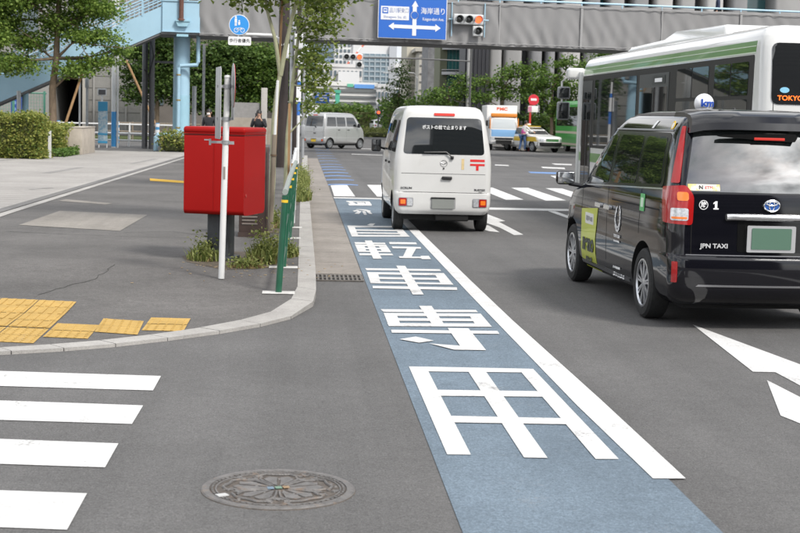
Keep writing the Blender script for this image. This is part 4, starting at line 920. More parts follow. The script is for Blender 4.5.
# ---------------------------------------------------------------- post box and signs at the kerb
Z0 = .10
def post_box():
    C = Vector((-.60, 15.2)); a = rad(16); ux = Vector((-math.cos(a), math.sin(a))); vy = Vector((math.sin(a), math.cos(a)))
    c = C+ux*.335+vy*.37
    t = thing('post_box', 'large red post box on a dark grey column in the weeds by the kerb', 'post box', (c.x, c.y, Z0), -a)
    R = mat('post_box_red', (.30, .006, .005), .45, spec=.16, var=.05, vscale=2.5, dirt=((.24, .014, .01), 5, .6, .95))
    # belly line: flat sides, rounded toe at the bottom of the camera side
    pr = [(-.37, .545), (-.345, .512), (-.25, .505), (.33, .505), (.37, .54), (.37, 1.36), (-.37, 1.36)]
    b = MB(); b.prism(roundpoly(pr, .03, 4), .67, frame(Vector((-.335, 0, 0)), (0, 1, 0), (0, 0, 1)))
    bmesh.ops.bevel(b.bm, geom=[e for e in b.bm.edges if len(e.link_faces) == 2 and e.calc_face_angle(0) > 1], offset=.022, segments=4, affect='EDGES', profile=.5)
    b.build('body', R, t, angle=40)
    l = MB().box((0, 0, 1.405), (.695, .765, .075), bev=.03); l.box((0, 0, 1.372), (.68, .75, .012)); l.build('lid', R, t, angle=50)
    MB().box((0, 0, 1.358), (.672, .742, .012)).build('lid_gap', mat('gap_dark_red', (.12, .006, .005), .8), t)
    MB().box((0, .372, 1.15), (.50, .012, .07), bev=.003).build('letter_slot', M_BLACKTRIM, t)
    MB().box((-.04, -.0, .25), (.24, .24, .52), bev=.02).box((-.04, 0, .02), (.34, .34, .04), bev=.008).build('column', mat('column_grey', (.045, .05, .055), .5, var=.25, vscale=8, dirt=((.12, .10, .08), 6, .6, .9)), t)
    MB().tube([(.336, -.30, .72), (.342, -.30, .72)], .018, 12).build('lock', mat('lock_steel', (.35, .05, .04), .4), t)
    MB().box((0, -.372, .92), (.006, .004, .7)).build('seam', R, t)
post_box()

STEEL = mat('galvanised_steel', (.36, .37, .38), .45, .5, var=.15, vscale=10)
WPOLE = mat('pole_white_paint', (.66, .66, .65), .4, var=.05, vscale=4, dirt=((.40, .36, .30), 7, .62, .85))
def sign_pole():
    t = thing('sign_post', 'leaning white sign post with two edge-on signs in front of the red post box', 'sign post', (-.755, 13.95, .083))
    MB().tube([(0, 0, 0), (.035, 0, 1.95)], .030, 18).lathe([(.035, 1.945), (.03, 1.965), (0, 1.972)], 16, Matrix.Translation((.035, 0, 0))).build('pole', WPOLE, t)
    SB = mat('sign_back_grey', (.30, .31, .32), .45, .4, var=.15, vscale=5)
    s1 = MB().box((-.055, .03, 1.70), (.012, .42, .69), rz=rad(9), bev=.004).build('traffic_sign', SB, t)
    MB().box((-.048, .03, 1.70), (.004, .40, .66), rz=rad(9)).build('sign_face', mat('sign_face_white', (.7, .7, .7), .5), s1)
    s2 = MB(); s2.lathe([(0, -.004), (.215, -.004), (.218, .0), (.215, .004), (0, .004)], 36, frame(Vector((.085, .05, 1.87)), (math.sin(-.12), math.cos(-.12), 0), (0, 0, 1)))
    s2 = s2.build('traffic_sign', SB, t)
    fr = frame(Vector((.090, .05, 1.87)), (math.sin(-.12), math.cos(-.12), 0), (0, 0, 1))
    MB().lathe([(0, .001), (.155, .001)], 30, fr).build('sign_face', mat('sign_blue', (.02, .13, .50), .4), s2)
    b = MB().lathe([(.155, .0), (.157, .003), (.21, .003), (.213, .0)], 36, fr); b.prism([(-.15, .11), (-.11, .15), (.15, -.11), (.11, -.15)], .0035, fr); b.build('red_ring', mat('sign_red', (.62, .03, .03), .4), s2)
    MB().box((.085, .05, 1.60), (.008, .30, .12), rz=.12).build('sub_plate', SB, t)
    k = MB()
    for z in (1.86, 1.55, 1.325): k.lathe([(.031, -.018), (.040, -.018), (.040, .018), (.031, .018)], 16, Matrix.Translation((.035*z/1.95, 0, z)))
    for z in (1.86, 1.55): k.box((-.01+.02, .0, z), (.15, .02, .024))
    k.box((-.065, -.01, 1.325), (.14, .014, .024)).box((-.125, -.01, 1.325), (.02, .016, .06)).box((-.155, -.01, 1.345), (.05, .014, .012)).box((.08, .0, 1.32), (.05, .05, .03))
    k.build('bracket', STEEL, t)
    MB().box((.0165, -.031, 1.03), (.02, .004, .12)).build('sticker', mat('sticker_small', (.25, .22, .2), .6), t)
sign_pole()

def utility_cabinet():
    t = thing('utility_cabinet', 'dark brown louvred utility cabinet standing behind the red post box', 'cabinet', (-.605, 18.75, Z0))
    BR = mat('cabinet_brown', (.055, .036, .030), .5, var=.15, vscale=6)
    MB().box((0, 0, .60), (.37, .34, 1.14), bev=.012).box((0, 0, .03), (.39, .36, .06)).build('body', BR, t)
    lv = MB()
    for i in range(6): lv.box((-.045, -.174, .17+.045*i), (.20, .014, .016), rx=.5)
    lv.build('louvre', mat('louvre_pale', (.22, .19, .17), .5), t)
    MB().box((.16, -.171, .6), (.006, .006, 1.0)).box((.13, -.178, .75), (.03, .02, .09), bev=.004).build('door_edge', M_BLACKTRIM, t)
utility_cabinet()

def green_railing():
    t = thing('guard_railing', 'green steel pedestrian railing with yellow banded posts along the kerb', 'railing', (0, 0, 0))
    G = mat('railing_green', (.010, .085, .045), .35, coat=.3, var=.12, vscale=8)
    PL = mat('base_plate_white', (.52, .51, .49), .6, var=.2, vscale=15)
    posts = [(-.185, 13.1), (-.165, 14.9), (-.15, 16.7), (-.135, 18.5), (-.12, 20.3)]
    for i, (x, y) in enumerate(posts):
        z = hp(y); lean = .045
        p = MB().tube([(x, y, z), (x+lean, y, z+.90)], .030, 18)
        p = p.build('post', G, t)
        MB().tube([(x+lean*.93, y, z+.835), (x+lean*.95, y, z+.86)], .0312, 18).build('yellow_band', mat('band_yellow', (.75, .48, .03), .4), p)
        MB().box((x, y, z+.006), (.30, .17, .010), bev=.004).build('base_plate', PL, p)
    hd = [(x+.045, y, hp(y)+.93) for x, y in posts]
    MB().tube([hd[0]]+hd[1:], .027, 16).build('top_rail', mat('rail_grey', (.32, .36, .33), .4, .3), t)
    for zz in (.22, .56): MB().tube([(x+.045*zz/.9, y, hp(y)+zz) for x, y in posts], .021, 12).build('rail', G, t)
green_railing()
def white_guardrail():
    t = thing('guard_fence', 'white painted tubular guard fence continuing beyond the green railing', 'railing', (0, 0, 0))
    WP = mat('fence_white', (.66, .66, .66), .4, var=.06, vscale=6)
    ys = [21.2, 24.2, 27.2, 30.2, 33.2]
    for y in ys: MB().tube([(-.12, y, Z0), (-.12, y, Z0+.85)], .045, 14).build('post', WP, t)
    for y0, y1 in zip(ys, ys[1:]):
        MB().tube([(-.12, y0, .5), (-.12, y0+.1, .86), (-.12, y0+.35, .92), (-.12, y1-.35, .92), (-.12, y1-.1, .86), (-.12, y1, .5)], .034, 12).build('rail', WP, t)
        MB().tube([(-.12, y0, .42), (-.12, y1, .42)], .026, 10).build('rail', WP, t)
white_guardrail()

WOOD = mat('stake_wood', (.30, .18, .085), .8, var=.3, vscale=14, stretch=(1, 1, .15), bump=.3)
WOODG = mat('weathered_timber', (.20, .165, .125), .85, var=.35, vscale=14, stretch=(1, 1, .12), bump=.4)
def stake(label, a, b, r, m=WOOD, n=10, square=False, band=None):
    t = thing('tree_stake', label, 'stake', (a[0], a[1], a[2]))
    v = Vector(b)-Vector(a)
    if square:
        q = v.to_track_quat('Z', 'Y').to_matrix().to_4x4()
        MB().prism(rect(-r, r, -r*.5, r*.5), v.length, q).build('timber', m, t)
    else: MB().tube([(0, 0, 0), v], r, n).build('timber', m, t)
    if band: MB().tube([v*.78, v*.80], r*1.25, n).build('rope_tie', mat('rope', (.12, .08, .05), .9), t)
    return t
stake('flat orange wooden stake standing beside the dark brown utility pole', (-.20, 24.0, Z0), (-.21, 24., 1.88), .042, square=True)
stake('short orange wooden stake leaning on the kerb strip near the green railing', (-.115, 20.6, Z0), (-.12, 20.6, 1.0), .045, square=True)
stake('round grey timber post right behind the post box corner', (-.40, 19.4, Z0), (-.365, 19.4, 1.42), .033, WOODG, band=1)
stake('tall slim orange stake rising through the thin forked tree', (-.395, 19.9, Z0), (-.29, 19.9, 3.5), .017)
stake('white painted stake next to the thin forked tree trunk', (-.41, 19.55, Z0), (-.335, 19.55, 2.15), .019, WPOLE)

# ---------------------------------------------------------------- vegetation
BARK = mat('bark_brown', (.17, .125, .085), .9, var=.35, vscale=9, bump=.6, bscale=30, stretch=(1, 1, .35))
BARKG = mat('bark_green_grey', (.30, .30, .19), .8, var=.22, vscale=10, bump=.3, stretch=(1, 1, .4), dirt=((.16, .14, .10), 6, .55, .75))
LF_MID = leaf_mat('leaf_mid', (.045, .10, .018), (.19, .29, .06), .42)
LF_LEFT = leaf_mat('leaf_left', (.075, .15, .028), (.33, .45, .10), .5)
LF_DARK = leaf_mat('leaf_dark', (.034, .076, .02), (.15, .23, .055), .4)
LF_YEL = leaf_mat('leaf_yellow_green', (.08, .13, .024), (.28, .33, .075), .5)
LF_HEDGE = leaf_mat('leaf_hedge', (.10, .165, .034), (.40, .39, .10), .4)
LF_GRASS = leaf_mat('grass_blade', (.10, .14, .03), (.34, .36, .12), .4)
LF_DRY = leaf_mat('dry_grass', (.22, .16, .07), (.42, .33, .16), .3)
def leaves(name, pts, size, m, parent, rng, flat_=.5, n_per=1):
    """one mesh of folded leaf-sized faces at pts"""
    n = len(pts); d = rng.normal(size=(n, 3)); d[:, 2] *= (1-flat_); d /= np.linalg.norm(d, axis=1)[:, None]+1e-9
    up = rng.normal(size=(n, 3))*.6; up[:, 2] += 1; sd_ = np.cross(d, up); sd_ /= np.linalg.norm(sd_, axis=1)[:, None]+1e-9
    nn = np.cross(sd_, d); s = size*rng.uniform(.6, 1.3, n)[:, None]; w = s*rng.uniform(.38, .55, n)[:, None]
    V = np.stack([pts, pts+d*s*.5+sd_*w+nn*s*.10, pts+d*s-nn*s*.08, pts+d*s*.5-sd_*w+nn*s*.10], 1).reshape(-1, 3)
    F = np.arange(4*n).reshape(n, 4)
    me = bpy.data.meshes.new(name); me.from_pydata(V.tolist(), [], F.tolist()); me.materials.append(m)
    o = bpy.data.objects.new(name, me); COL.objects.link(o)
    if parent: o.parent = parent
    return o
def clump_points(blobs, n, rng, clump=.22, per=14, shell=.45):
    """points gathered in twig-sized clumps inside ellipsoid blobs (x,y,z,rx,ry,rz)"""
    w = np.array([b[3]*b[4]*b[5] for b in blobs])**.8; w /= w.sum(); out = []
    for b, k in zip(blobs, (w*n/per).astype(int)+1):
        u = rng.normal(size=(k, 3)); u /= np.linalg.norm(u, axis=1)[:, None]
        r = (shell+(1-shell)*rng.uniform(size=k)**.6)*(1+.22*rng.normal(size=k))
        c = np.array(b[:3])+u*r[:, None]*np.array(b[3:6])
        q = rng.normal(size=(k, per, 3))*clump*np.array([1, 1, .45])
        out.append((c[:, None, :]+q).reshape(-1, 3))
    return np.concatenate(out)
def tree(label, loc, trunk, r0_, blobs, n, size, lm, bark, seed, clump=.25, cat='tree', group=None, per=14, name='tree', limbs=True):
    rng = np.random.default_rng(seed); t = thing(name, label, cat, loc, 0, group)
    tr = MB(); tr.tube(trunk, r0_, 12, r0_*.55, cap=True); top = Vector(trunk[-1])
    if limbs:
        for b in blobs:
            c = Vector(b[:3]); k = min(range(1, len(trunk)), key=lambda i: abs((c.z-.8*b[5])-trunk[i][2])); s = Vector(trunk[k])
            mid = s.lerp(c, .5)+Vector(rng.normal(size=3)*.12*b[3]); tr.tube([s, s.lerp(mid, .5)+Vector((0, 0, -.03*b[5])), mid, c], r0_*.42, 7, r0_*.10)
            for q in range(4):
                e = c+Vector(rng.normal(size=3))*b[3]*.55; tr.tube([mid.lerp(c, .3*q/2), mid.lerp(e, .6)+Vector(rng.normal(size=3)*.05), e], r0_*.16, 5, r0_*.05)
    tr.build('trunk', bark, t, angle=60)
    leaves('crown', clump_points(blobs, n, rng, clump, per), size, lm, t, rng)
    return t
# thin young trees in the kerb strip
tree('thin forked young tree with a pale green trunk behind the red post box', (-.42, 19.75, Z0), [(0, 0, 0), (.03, 0, .7), (.04, 0, 1.5), (.075, 0, 1.9), (.115, 0, 2.15)], .050,
     [(.12, .1, 4.0, .95, .9, .75), (-.42, .2, 3.55, .38, .4, .42), (.62, .1, 3.75, .42, .5, .5), (.15, -.3, 5.1, 1.2, 1.1, .8), (.66, .2, 3.3, .22, .3, .24), (.2, .1, 3.35, .35, .3, .18), (-.32, .1, 3.2, .28, .3, .16), (.03, .0, 3.12, .22, .25, .12)], 9500, .085, LF_YEL, BARKG, 3, .12, limbs=False)
fk = MB(); fk.tube([(-.305, 19.75, 2.22), (-.38, 19.75, 2.7), (-.50, 19.8, 3.1), (-.56, 19.8, 3.5), (-.6, 19.85, 4.1)], .030, 9, .014)
fk.tube([(-.305, 19.75, 2.22), (-.24, 19.72, 2.6), (-.16, 19.7, 3.0), (-.08, 19.7, 3.3), (.05, 19.7, 4.0)], .036, 9, .016)
fk.tube([(-.2, 19.71, 2.8), (-.05, 19.6, 3.3), (.2, 19.7, 3.7)], .012, 6, .006)
fk = fk.build('forked_limb', BARKG, [o for o in bpy.data.objects if o.name == 'tree'][0], angle=60)
fk.matrix_parent_inverse = Matrix.Translation((.42, -19.75, -Z0))
tree('leafy yellow green street tree hanging low just right of the brown utility pole', (-.30, 29.0, Z0), [(0, 0, 0), (.02, 0, 1.2), (.1, 0, 2.2), (.2, 0, 3.2)], .055,
     [(.52, 0, 2.75, .28, .4, .5), (.58, 0, 2.15, .22, .3, .36), (.62, -.1, 3.5, .45, .5, .40), (.72, .1, 4.1, .5, .6, .4), (.15, .1, 5.0, 1.1, 1., .6), (-.45, .3, 4.7, .7, .6, .4), (.5, 0, 1.75, .12, .2, .14)], 8500, .088, LF_YEL, BARKG, 5, .13)
# big trees at the left
tree('broad green tree behind the clipped hedge with a bare pale lower trunk', (-9.9, 58, Z0), [(0, 0, 0), (.02, 0, 1.2), (.0, 0, 2.4), (.15, 0, 3.6), (.2, 0, 5.0), (.3, 0, 6.6)], .17,
     [(-2.2, .2, 4.9, 1.1, 1.2, .45), (-1.5, -.3, 3.35, 1.0, 1.0, .38), (-1.7, 0, 5.9, 1.5, 1.4, .6), (.3, .3, 5.0, .9, 1., .42), (1.5, 0, 4.45, 1.1, 1., .28), (.9, -.2, 3.15, .75, .8, .3), (1.9, .2, 3.55, .7, .7, .22), (.4, 0, 6.5, 1.9, 1.6, .7), (1.6, 0, 5.6, 1.0, 1., .45), (-2.9, .1, 6.9, 1.6, 1.4, .6), (2.6, .2, 4.0, .5, .5, .16), (-.4, .2, 7.6, 2.4, 2., .8), (-.9, .1, 4.25, .8, .8, .35)], 50000, .12, LF_LEFT, BARK, 11, .20)
tree('dense green tree at the left edge in front of the blue stairs', (-13.4, 56, Z0), [(0, 0, 0), (.1, 0, 1.4), (.25, 0, 2.5), (.1, 0, 3.6), (.0, 0, 5.6)], .15,
     [(.4, -.2, 5.0, 1.5, 1.3, .6), (1.2, 0, 4.2, 1.1, 1., .42), (0, .2, 6.3, 2.0, 1.8, .8), (1.5, .2, 5.8, 1.2, 1.1, .5), (.3, 0, 3.9, 1.0, 1., .35), (-1.5, .2, 4.9, 1.3, 1.2, .6), (1.5, -.2, 3.3, .6, .7, .22)], 48000, .12, LF_LEFT, BARK, 12, .20)
stake('long pale pole propping the broad tree behind the hedge', (-9.6, 57.2, Z0), (-8.65, 57.6, 3.2), .05)
stake('long pale pole leaning in front of the grey building wall', (-7.1, 75, Z0), (-9.1, 75.3, 4.3), .06)
# dark trees behind the footbridge
for i, (lb, x, y, bl, n, m) in enumerate((
    ('dark tree between the twin grey poles and the blue bridge column', -9.3, 93, [(-.6, 0, 4.6, 2.0, 1.6, 1.3), (.9, 0, 3.6, 1.5, 1.5, 1.2), (0, 0, 6.2, 2.0, 1.8, 1.2), (-1.2, 0, 2.9, 1.1, 1., .7), (1.2, -.3, 5.4, 1.3, 1.2, .8)], 9000, LF_DARK),
    ('dark tree behind the blue bridge column on its right', -6.0, 95, [(0, 0, 4.2, 1.8, 1.6, 1.5), (.9, .2, 5.4, 1.8, 1.6, 1.1), (-.6, 0, 2.6, 1.2, 1.2, 1.0), (1.0, 0, 2.2, 1.0, 1., .8)], 8000, LF_DARK),
    ('leafy green tree filling the gap below the bridge behind the round blue sign', -3.3, 96, [(0, 0, 4.2, 1.9, 1.6, 1.5), (1.2, .2, 5.4, 1.8, 1.6, 1.0), (-.9, 0, 5.6, 1.5, 1.6, 1.0), (.6, 0, 2.8, 1.6, 1.2, .9), (1.8, 0, 3.8, 1.0, 1., .9)], 9000, LF_MID),
    ('bushy green tree right behind the brown utility pole under the bridge', -.9, 97, [(0, 0, 4.2, 1.4, 1.6, 1.3), (.3, .2, 5.6, 1.3, 1.6, .9), (.2, 0, 2.6, 1.2, 1.2, .9)], 6000, LF_MID))):
    tree(lb, (x, y, 0), [(0, 0, 0), (.05, 0, 1.6), (0, 0, 3.2), (0, 0, 5.5)], .16, bl, int(n*1.5), .20, m, BARK, 30+i, .30, group=None)
# street trees across the junction on the right
for i, (lb, x, y, bl, n, m) in enumerate((
    ('small round tree right of the pale beige building far up the street', 8.6, 128, [(0, 0, 4.2, 1.1, 1.1, 1.3), (.3, 0, 5.8, .8, .8, .9), (-.4, 0, 3.0, 1.1, 1., .8)], 2600, LF_DARK),
    ('green tree behind the roof of the white mail van', 10.6, 104, [(0, 0, 3.5, 1.7, 1.3, .7), (1.3, 0, 4.3, 1.1, 1.1, .6), (-1.2, .2, 2.9, 1.0, 1., .6)], 3600, LF_MID),
    ('green tree with spreading limbs before the grey columned building', 13.6, 97, [(-.9, 0, 4.3, 1.1, 1., .42), (.6, 0, 5.0, 1.2, 1.1, .45), (1.9, 0, 5.2, 1.1, 1., .42), (.3, .1, 3.6, 1.3, 1.1, .5), (-1.5, 0, 3.2, .9, .9, .4), (2.2, 0, 4.1, 1.0, .9, .5)], 5200, LF_MID),
    ('green street tree behind the red bus stop sign', 16.6, 95, [(0, 0, 4.4, 1.4, 1.2, .6), (1.2, 0, 5.6, 1.2, 1., .5), (-1.1, 0, 3.3, 1.1, 1., .6), (1.4, 0, 3.6, 1.2, 1., .7), (.3, 0, 2.6, 1.2, 1., .6)], 5200, LF_MID),
    ('green tree rising behind the front mirrors of the city bus', 19.0, 93, [(0, 0, 5.2, 1.2, 1.1, .55), (.7, 0, 6.2, 1., 1., .5), (-.6, 0, 4.1, 1.1, 1., .6), (.6, 0, 3.0, 1.3, 1., .8)], 4200, LF_MID))):
    tree(lb, (x, y, 0), [(0, 0, 0), (.05, 0, 1.4), (-.05, 0, 2.6), (0, 0, 4.0)], .13, bl, int(n*.68), .18, m, BARK, 50+i, .24)
def hedge(name, label, x0, x1, y0, y1, z0, z1, n, size, m, seed, cat='hedge', lump=.08, kind=None):
    rng = np.random.default_rng(seed); t = thing(name, label, cat, ((x0+x1)/2, (y0+y1)/2, z0))
    hx, hy, h = (x1-x0)/2, (y1-y0)/2, z1-z0
    MB().box((0, 0, h*.46), (2*hx-.16, 2*hy-.16, h*.92-.06), bev=min(.08, h*.2)).build('twigs', mat('hedge_twigs', (.075, .085, .03), .95, var=.5, vscale=12, bump=1., bscale=20), t)
    a = np.array([2*hx*h, 2*hx*h, 2*hy*h, 2*hy*h, 4*hx*hy]); k = (a/a.sum()*n).astype(int); P = []
    for f, c in enumerate(k):
        u, v = rng.uniform(-1, 1, c), rng.uniform(-1, 1, c)
        if f < 2: q = np.stack([u*hx, np.full(c, (-1, 1)[f]*hy), (v+1)/2*h], 1)
        elif f < 4: q = np.stack([np.full(c, (-1, 1)[f-2]*hx), u*hy, (v+1)/2*h], 1)
        else: q = np.stack([u*hx, v*hy, np.full(c, h)], 1)
        P.append(q)
    P = np.concatenate(P); P += rng.normal(size=P.shape)*lump*.5
    P += (np.sin(P[:, [1, 2, 0]]*5.1+seed)+np.sin(P[:, [2, 0, 1]]*9.3))*lump*.35
    leaves('foliage', P, size, m, t, rng); return t
hedge('clipped_hedge', 'tall clipped yellow green hedge at the left edge of the plaza', -13.5, -8.28, 46.0, 47.6, Z0, 1.42, 26000, .08, LF_HEDGE, 3, lump=.12)
hedge('clipped_hedge', 'lower bushy hedge between the clipped hedge and the concrete wall', -9.6, -8.35, 49.7, 53.5, Z0, 1.05, 6000, .10, LF_HEDGE, 4, lump=.14)
grs = hedge('ground_cover', 'low bright green ground cover at the foot of the lower hedge', -8.75, -7.95, 48.6, 53.0, Z0, .30, 3000, .08, leaf_mat('leaf_cover', (.06, .13, .02), (.16, .26, .06)), 5, 'plant', lump=.06)
MB().box((0, 0, 0), (.09, .09, 1.35)).build('x', WPOLE); o = bpy.data.objects['x']; o.name = 'marker_post'; o.location = (-8.16, 47.3, Z0+.45); o.scale = (1, 1, .65)
tag(o, 'short pale marker post at the right corner of the clipped hedge', 'post')
wl = thing('planter_wall', 'low beige concrete planter wall right of the lower hedge', 'wall', (-8.35, 53.4, Z0))
MB().box((0, .0, .48), (1.1, 3.2, .96), bev=.015).build('wall', mat('beige_concrete', (.40, .355, .30), .85, var=.14, vscale=3, bump=.25, dirt=((.28, .24, .2), 2, .55, .8)), wl)
MB().box((0, 0, .965), (1.14, 3.24, .03), bev=.006).build('coping', mat('coping_concrete', (.43, .39, .34), .8, var=.1), wl)

def weeds(name, label, x, y, z, rx, ry, h, n, m, seed, cat='weeds', dry=.25):
    rng = np.random.default_rng(seed); t = thing(name, label, cat, (x, y, z))
    for mm, k, hh in ((m, int(n*(1-dry)), h), (LF_DRY, int(n*dry), h*.55)):
        V = []; F = []
        for i in range(k):
            a = rng.uniform(0, 6.28); rr = rng.uniform()**.5; bx, by = rx*rr*math.cos(a), ry*rr*math.sin(a)
            tuft = (1-.6*rr)*rng.uniform(.35, 1.1)*hh; d = rng.uniform(0, 6.28); ln = rng.uniform(.15, .7)*tuft; w = rng.uniform(.004, .010)*(1+h)
            dx, dy = math.cos(d), math.sin(d); px_, py_ = -dy*w, dx*w; j = len(V)
            V += [(bx-px_, by-py_, 0), (bx+px_, by+py_, 0), (bx+dx*ln*.35+px_*.9, by+dy*ln*.35+py_*.9, tuft*.6), (bx+dx*ln*.35-px_*.9, by+dy*ln*.35-py_*.9, tuft*.6), (bx+dx*ln, by+dy*ln, tuft*rng.uniform(.75, 1.))]
            F += [(j, j+1, j+2, j+3), (j+3, j+2, j+4)]
        if not k: continue
        me = bpy.data.meshes.new('blades'); me.from_pydata(V, [], F); me.materials.append(mm)
        o = bpy.data.objects.new('blades' if mm is m else 'dry_blades', me); COL.objects.link(o); o.parent = t
    P = rng.normal(size=(n, 3))*np.array([rx*.45, ry*.45, h*.22])+np.array([0, 0, h*.45]); P[:, 2] = np.abs(P[:, 2])
    leaves('small_leaves', P, .028+.015*h, m, t, rng)
    return t
weeds('weed_clump', 'weeds growing left of the post box column', -1.02, 15.55, Z0, .20, .25, .32, 260, LF_GRASS, 1)
weeds('weed_clump', 'tall yellowish weeds growing right of the post box column', -.37, 15.45, Z0, .19, .32, .44, 420, LF_GRASS, 2)
weeds('weed_clump', 'dry straw and short weeds at the foot of the post box column', -.55, 14.85, Z0, .2, .14, .12, 320, LF_GRASS, 3, dry=.75)
weeds('weed_clump', 'small weeds beside the second green railing post', -.12, 16.2, Z0, .12, .3, .22, 220, LF_GRASS, 4)
weeds('weed_clump', 'bright grass tuft at the kerb beyond the short orange stake', .0, 27.5, Z0, .22, 1.2, .40, 700, LF_GRASS, 5, dry=.1)
weeds('weed_clump', 'grass at the kerb under the white guard fence further on', .02, 33.5, Z0, .2, 2.2, .5, 800, LF_GRASS, 6, dry=.1)
weeds('weed_clump', 'grass around the thin forked tree trunk', -.40, 20.6, Z0, .25, .6, .3, 420, LF_GRASS, 7)
flat('planting_earth', [[(-.78, 14.6), (-.22, 14.9), (-.20, 16.6), (-.9, 16.5), (-1.3, 15.9), (-1.2, 15.3)], [(-.66, 19.2), (-.2, 19.2), (-.2, 22.0), (-.66, 22)], [(-.2, 25.5), (-.03, 25.5), (-.03, 40), (-.2, 40)]], EARTH, .003, hp)
litter = MB(); rng = np.random.default_rng(8)
for _ in range(90):
    x, y = rng.normal(-.55, .42), rng.normal(14.9, .5)
    litter.box((x, y, hp(y)+.006), (rng.uniform(.01, .03), rng.uniform(.008, .02), .004), rz=rng.uniform(0, 6))
tag(litter.build('leaf_litter', mat('litter', (.33, .25, .15), .9, var=.4, vscale=30), smooth=False), 'scattered dry leaves on the footway by the post box', 'litter', kind='stuff')

# ---------------------------------------------------------------- footbridge
LBLUE = mat('bridge_pale_blue', (.34, .52, .64), .45, var=.05, vscale=1.5, dirt=((.36, .46, .50), 3, .6, .9))
LBLUE2 = mat('bridge_column_blue', (.30, .50, .60), .5, var=.08, vscale=1.5, dirt=((.28, .38, .42), 2, .55, .85))
TARP = mat('grey_tarpaulin', (.235, .232, .232), .75, var=.04, vscale=1.0, bump=.15, bscale=6, stretch=(4, 1, .25), dirt=((.215, .212, .21), .5, .5, .8))
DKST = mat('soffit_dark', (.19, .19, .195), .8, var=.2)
RUSTP = mat('rust_brown_post', (.12, .05, .035), .6, var=.3, vscale=12)
BA = math.atan(.10)
br = thing('footbridge', 'long footbridge wrapped in grey sheeting above the junction with a pale blue handrail', 'bridge', (-4.5, 63.05, 0), BA)
def tarp(y, name, seed):
    rng = np.random.default_rng(seed); nx, nz = 620, 14; Lx = 50.; bm = bmesh.new(); g = []
    f = [(rng.uniform(2.5, 13), rng.uniform(0, 6), rng.uniform(.006, .022), rng.uniform(-.7, .7)) for _ in range(16)]
    for i in range(nx+1):
        col_ = []
        x = Lx*i/nx
        for j in range(nz+1):
            v = j/nz; z = 5.02+1.94*v+.02*math.sin(x*1.3)*v+.012*math.sin(x*2.1+1)*(1-v)
            d = sum(a*math.sin(k*(x+s*z)+p) for k, p, a, s in f)*(1-.75*v)
            d += -.035*abs(math.sin(x*math.pi/1.9))**.35*(1 if v < .95 else .3)
            col_.append(bm.verts.new((x, y+d, z)))
        g.append(col_)
    for a, b in zip(g, g[1:]):
        for j in range(nz): bm.faces.new((a[j], b[j], b[j+1], a[j+1]))
    m = MB(); m.bm.free(); m.bm = bm
    return m.build(name, TARP, br, angle=70)
tarp(0, 'sheeting', 1); tarp(3.0, 'sheeting', 2)
sm_ = MB()
for i, x in enumerate((1.9, 5.7, 9.1, 13.3, 17.1, 20.9, 24.7, 28.5, 32.3, 36.1)):
    sm_.box((x, -.075, 6.0), (.05 if i % 2 else .11, .02, 1.9))
sm_.tube([(0, -.085, 6.86), (50, -.085, 6.86)], .018, 6).tube([(0, -.085, 5.12), (50, -.085, 5.12)], .018, 6)
sm_.build('sheeting_seam', mat('seam_grey', (.30, .297, .295), .7), br)
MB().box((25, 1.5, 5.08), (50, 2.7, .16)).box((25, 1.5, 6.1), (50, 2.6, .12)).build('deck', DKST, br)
rl = MB()
for y in (.02, 2.98):
    rl.tube([(-1.6, y, 7.08), (50, y, 7.08)], .045, 8)
    for i in range(27): rl.box((i*1.9, y, 7.0), (.05, .05, .2))
rl.build('handrail', LBLUE, br)
MB().tube([(0, 1.5, 0), (0, 1.5, 5.0)], .4, 24) if False else None
# landing, column and pipes at the left end
ld = MB().box((-.78, 1.5, 5.80), (1.60, 3.0, 1.32)); ld.box((-.78, -.02, 6.47), (1.64, .06, .05)).box((-.78, -.02, 5.155), (1.64, .05, .04)); ld.build('landing', LBLUE, br)
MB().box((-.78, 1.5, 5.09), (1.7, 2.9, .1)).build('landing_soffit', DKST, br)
lr = MB()
for z in (6.75, 7.05, 7.35): lr.tube([(-1.55, .0, z), (.05, .0, z)], .03, 8)
for x in (-1.55, -1.0, -.5, 0): lr.box((x, 0, 6.95), (.05, .05, .9))
lr.build('landing_rail', LBLUE, br)
cl = MB().tube([(-.72, 1.2, 1.2+0), (-.72, 1.2, 5.05)], .36, 28).build('column', LBLUE, br)
MB().tube([(-.72, 1.2, 0), (-.72, 1.2, 2.45)], .368, 28).build('column_base', LBLUE2, br)
MB().box((-.72, .35, 5.0), (.5, 1.0, .10)).box((-.72, -.05, 5.62), (.62, .34, .06)).prism([(-.31, 0), (.31, 0), (.2, -.22), (-.2, -.22)], .3, FACE_S(Vector((-.72, .12, 5.6)))).build('post_bracket', LBLUE2, br)
MB().tube([(-.78, -.12, 5.62), (-.78, -.12, 9.6)], .10, 14).lathe([(.16, 5.62), (.16, 5.68), (.1, 5.72)], 14, Matrix.Translation((-.78, -.12, 0))).build('lamp_post', RUSTP, br)
pp = MB().tube([(-.86, .62, .55), (-.86, .62, 3.6), (-.80, .62, 3.72), (-.05, .62, 3.78), (-.02, .62, 3.9), (-.02, .62, 5.1)], .085, 12); pp.tube([(-.86, .62, .9), (-.95, .55, .72), (-1.75, .5, .70), (-1.82, .5, .6), (-1.82, .5, 0)], .095, 12)
pp.build('drain_pipe', LBLUE, br)
rg = MB()
for z in (1.0, 2.2, 3.3): rg.tube([(-.86, .62, z), (-.86, .62, z+.06)], .10, 12)
rg.build('pipe_clamp', mat('clamp_brass', (.35, .26, .10), .5, .4), br)
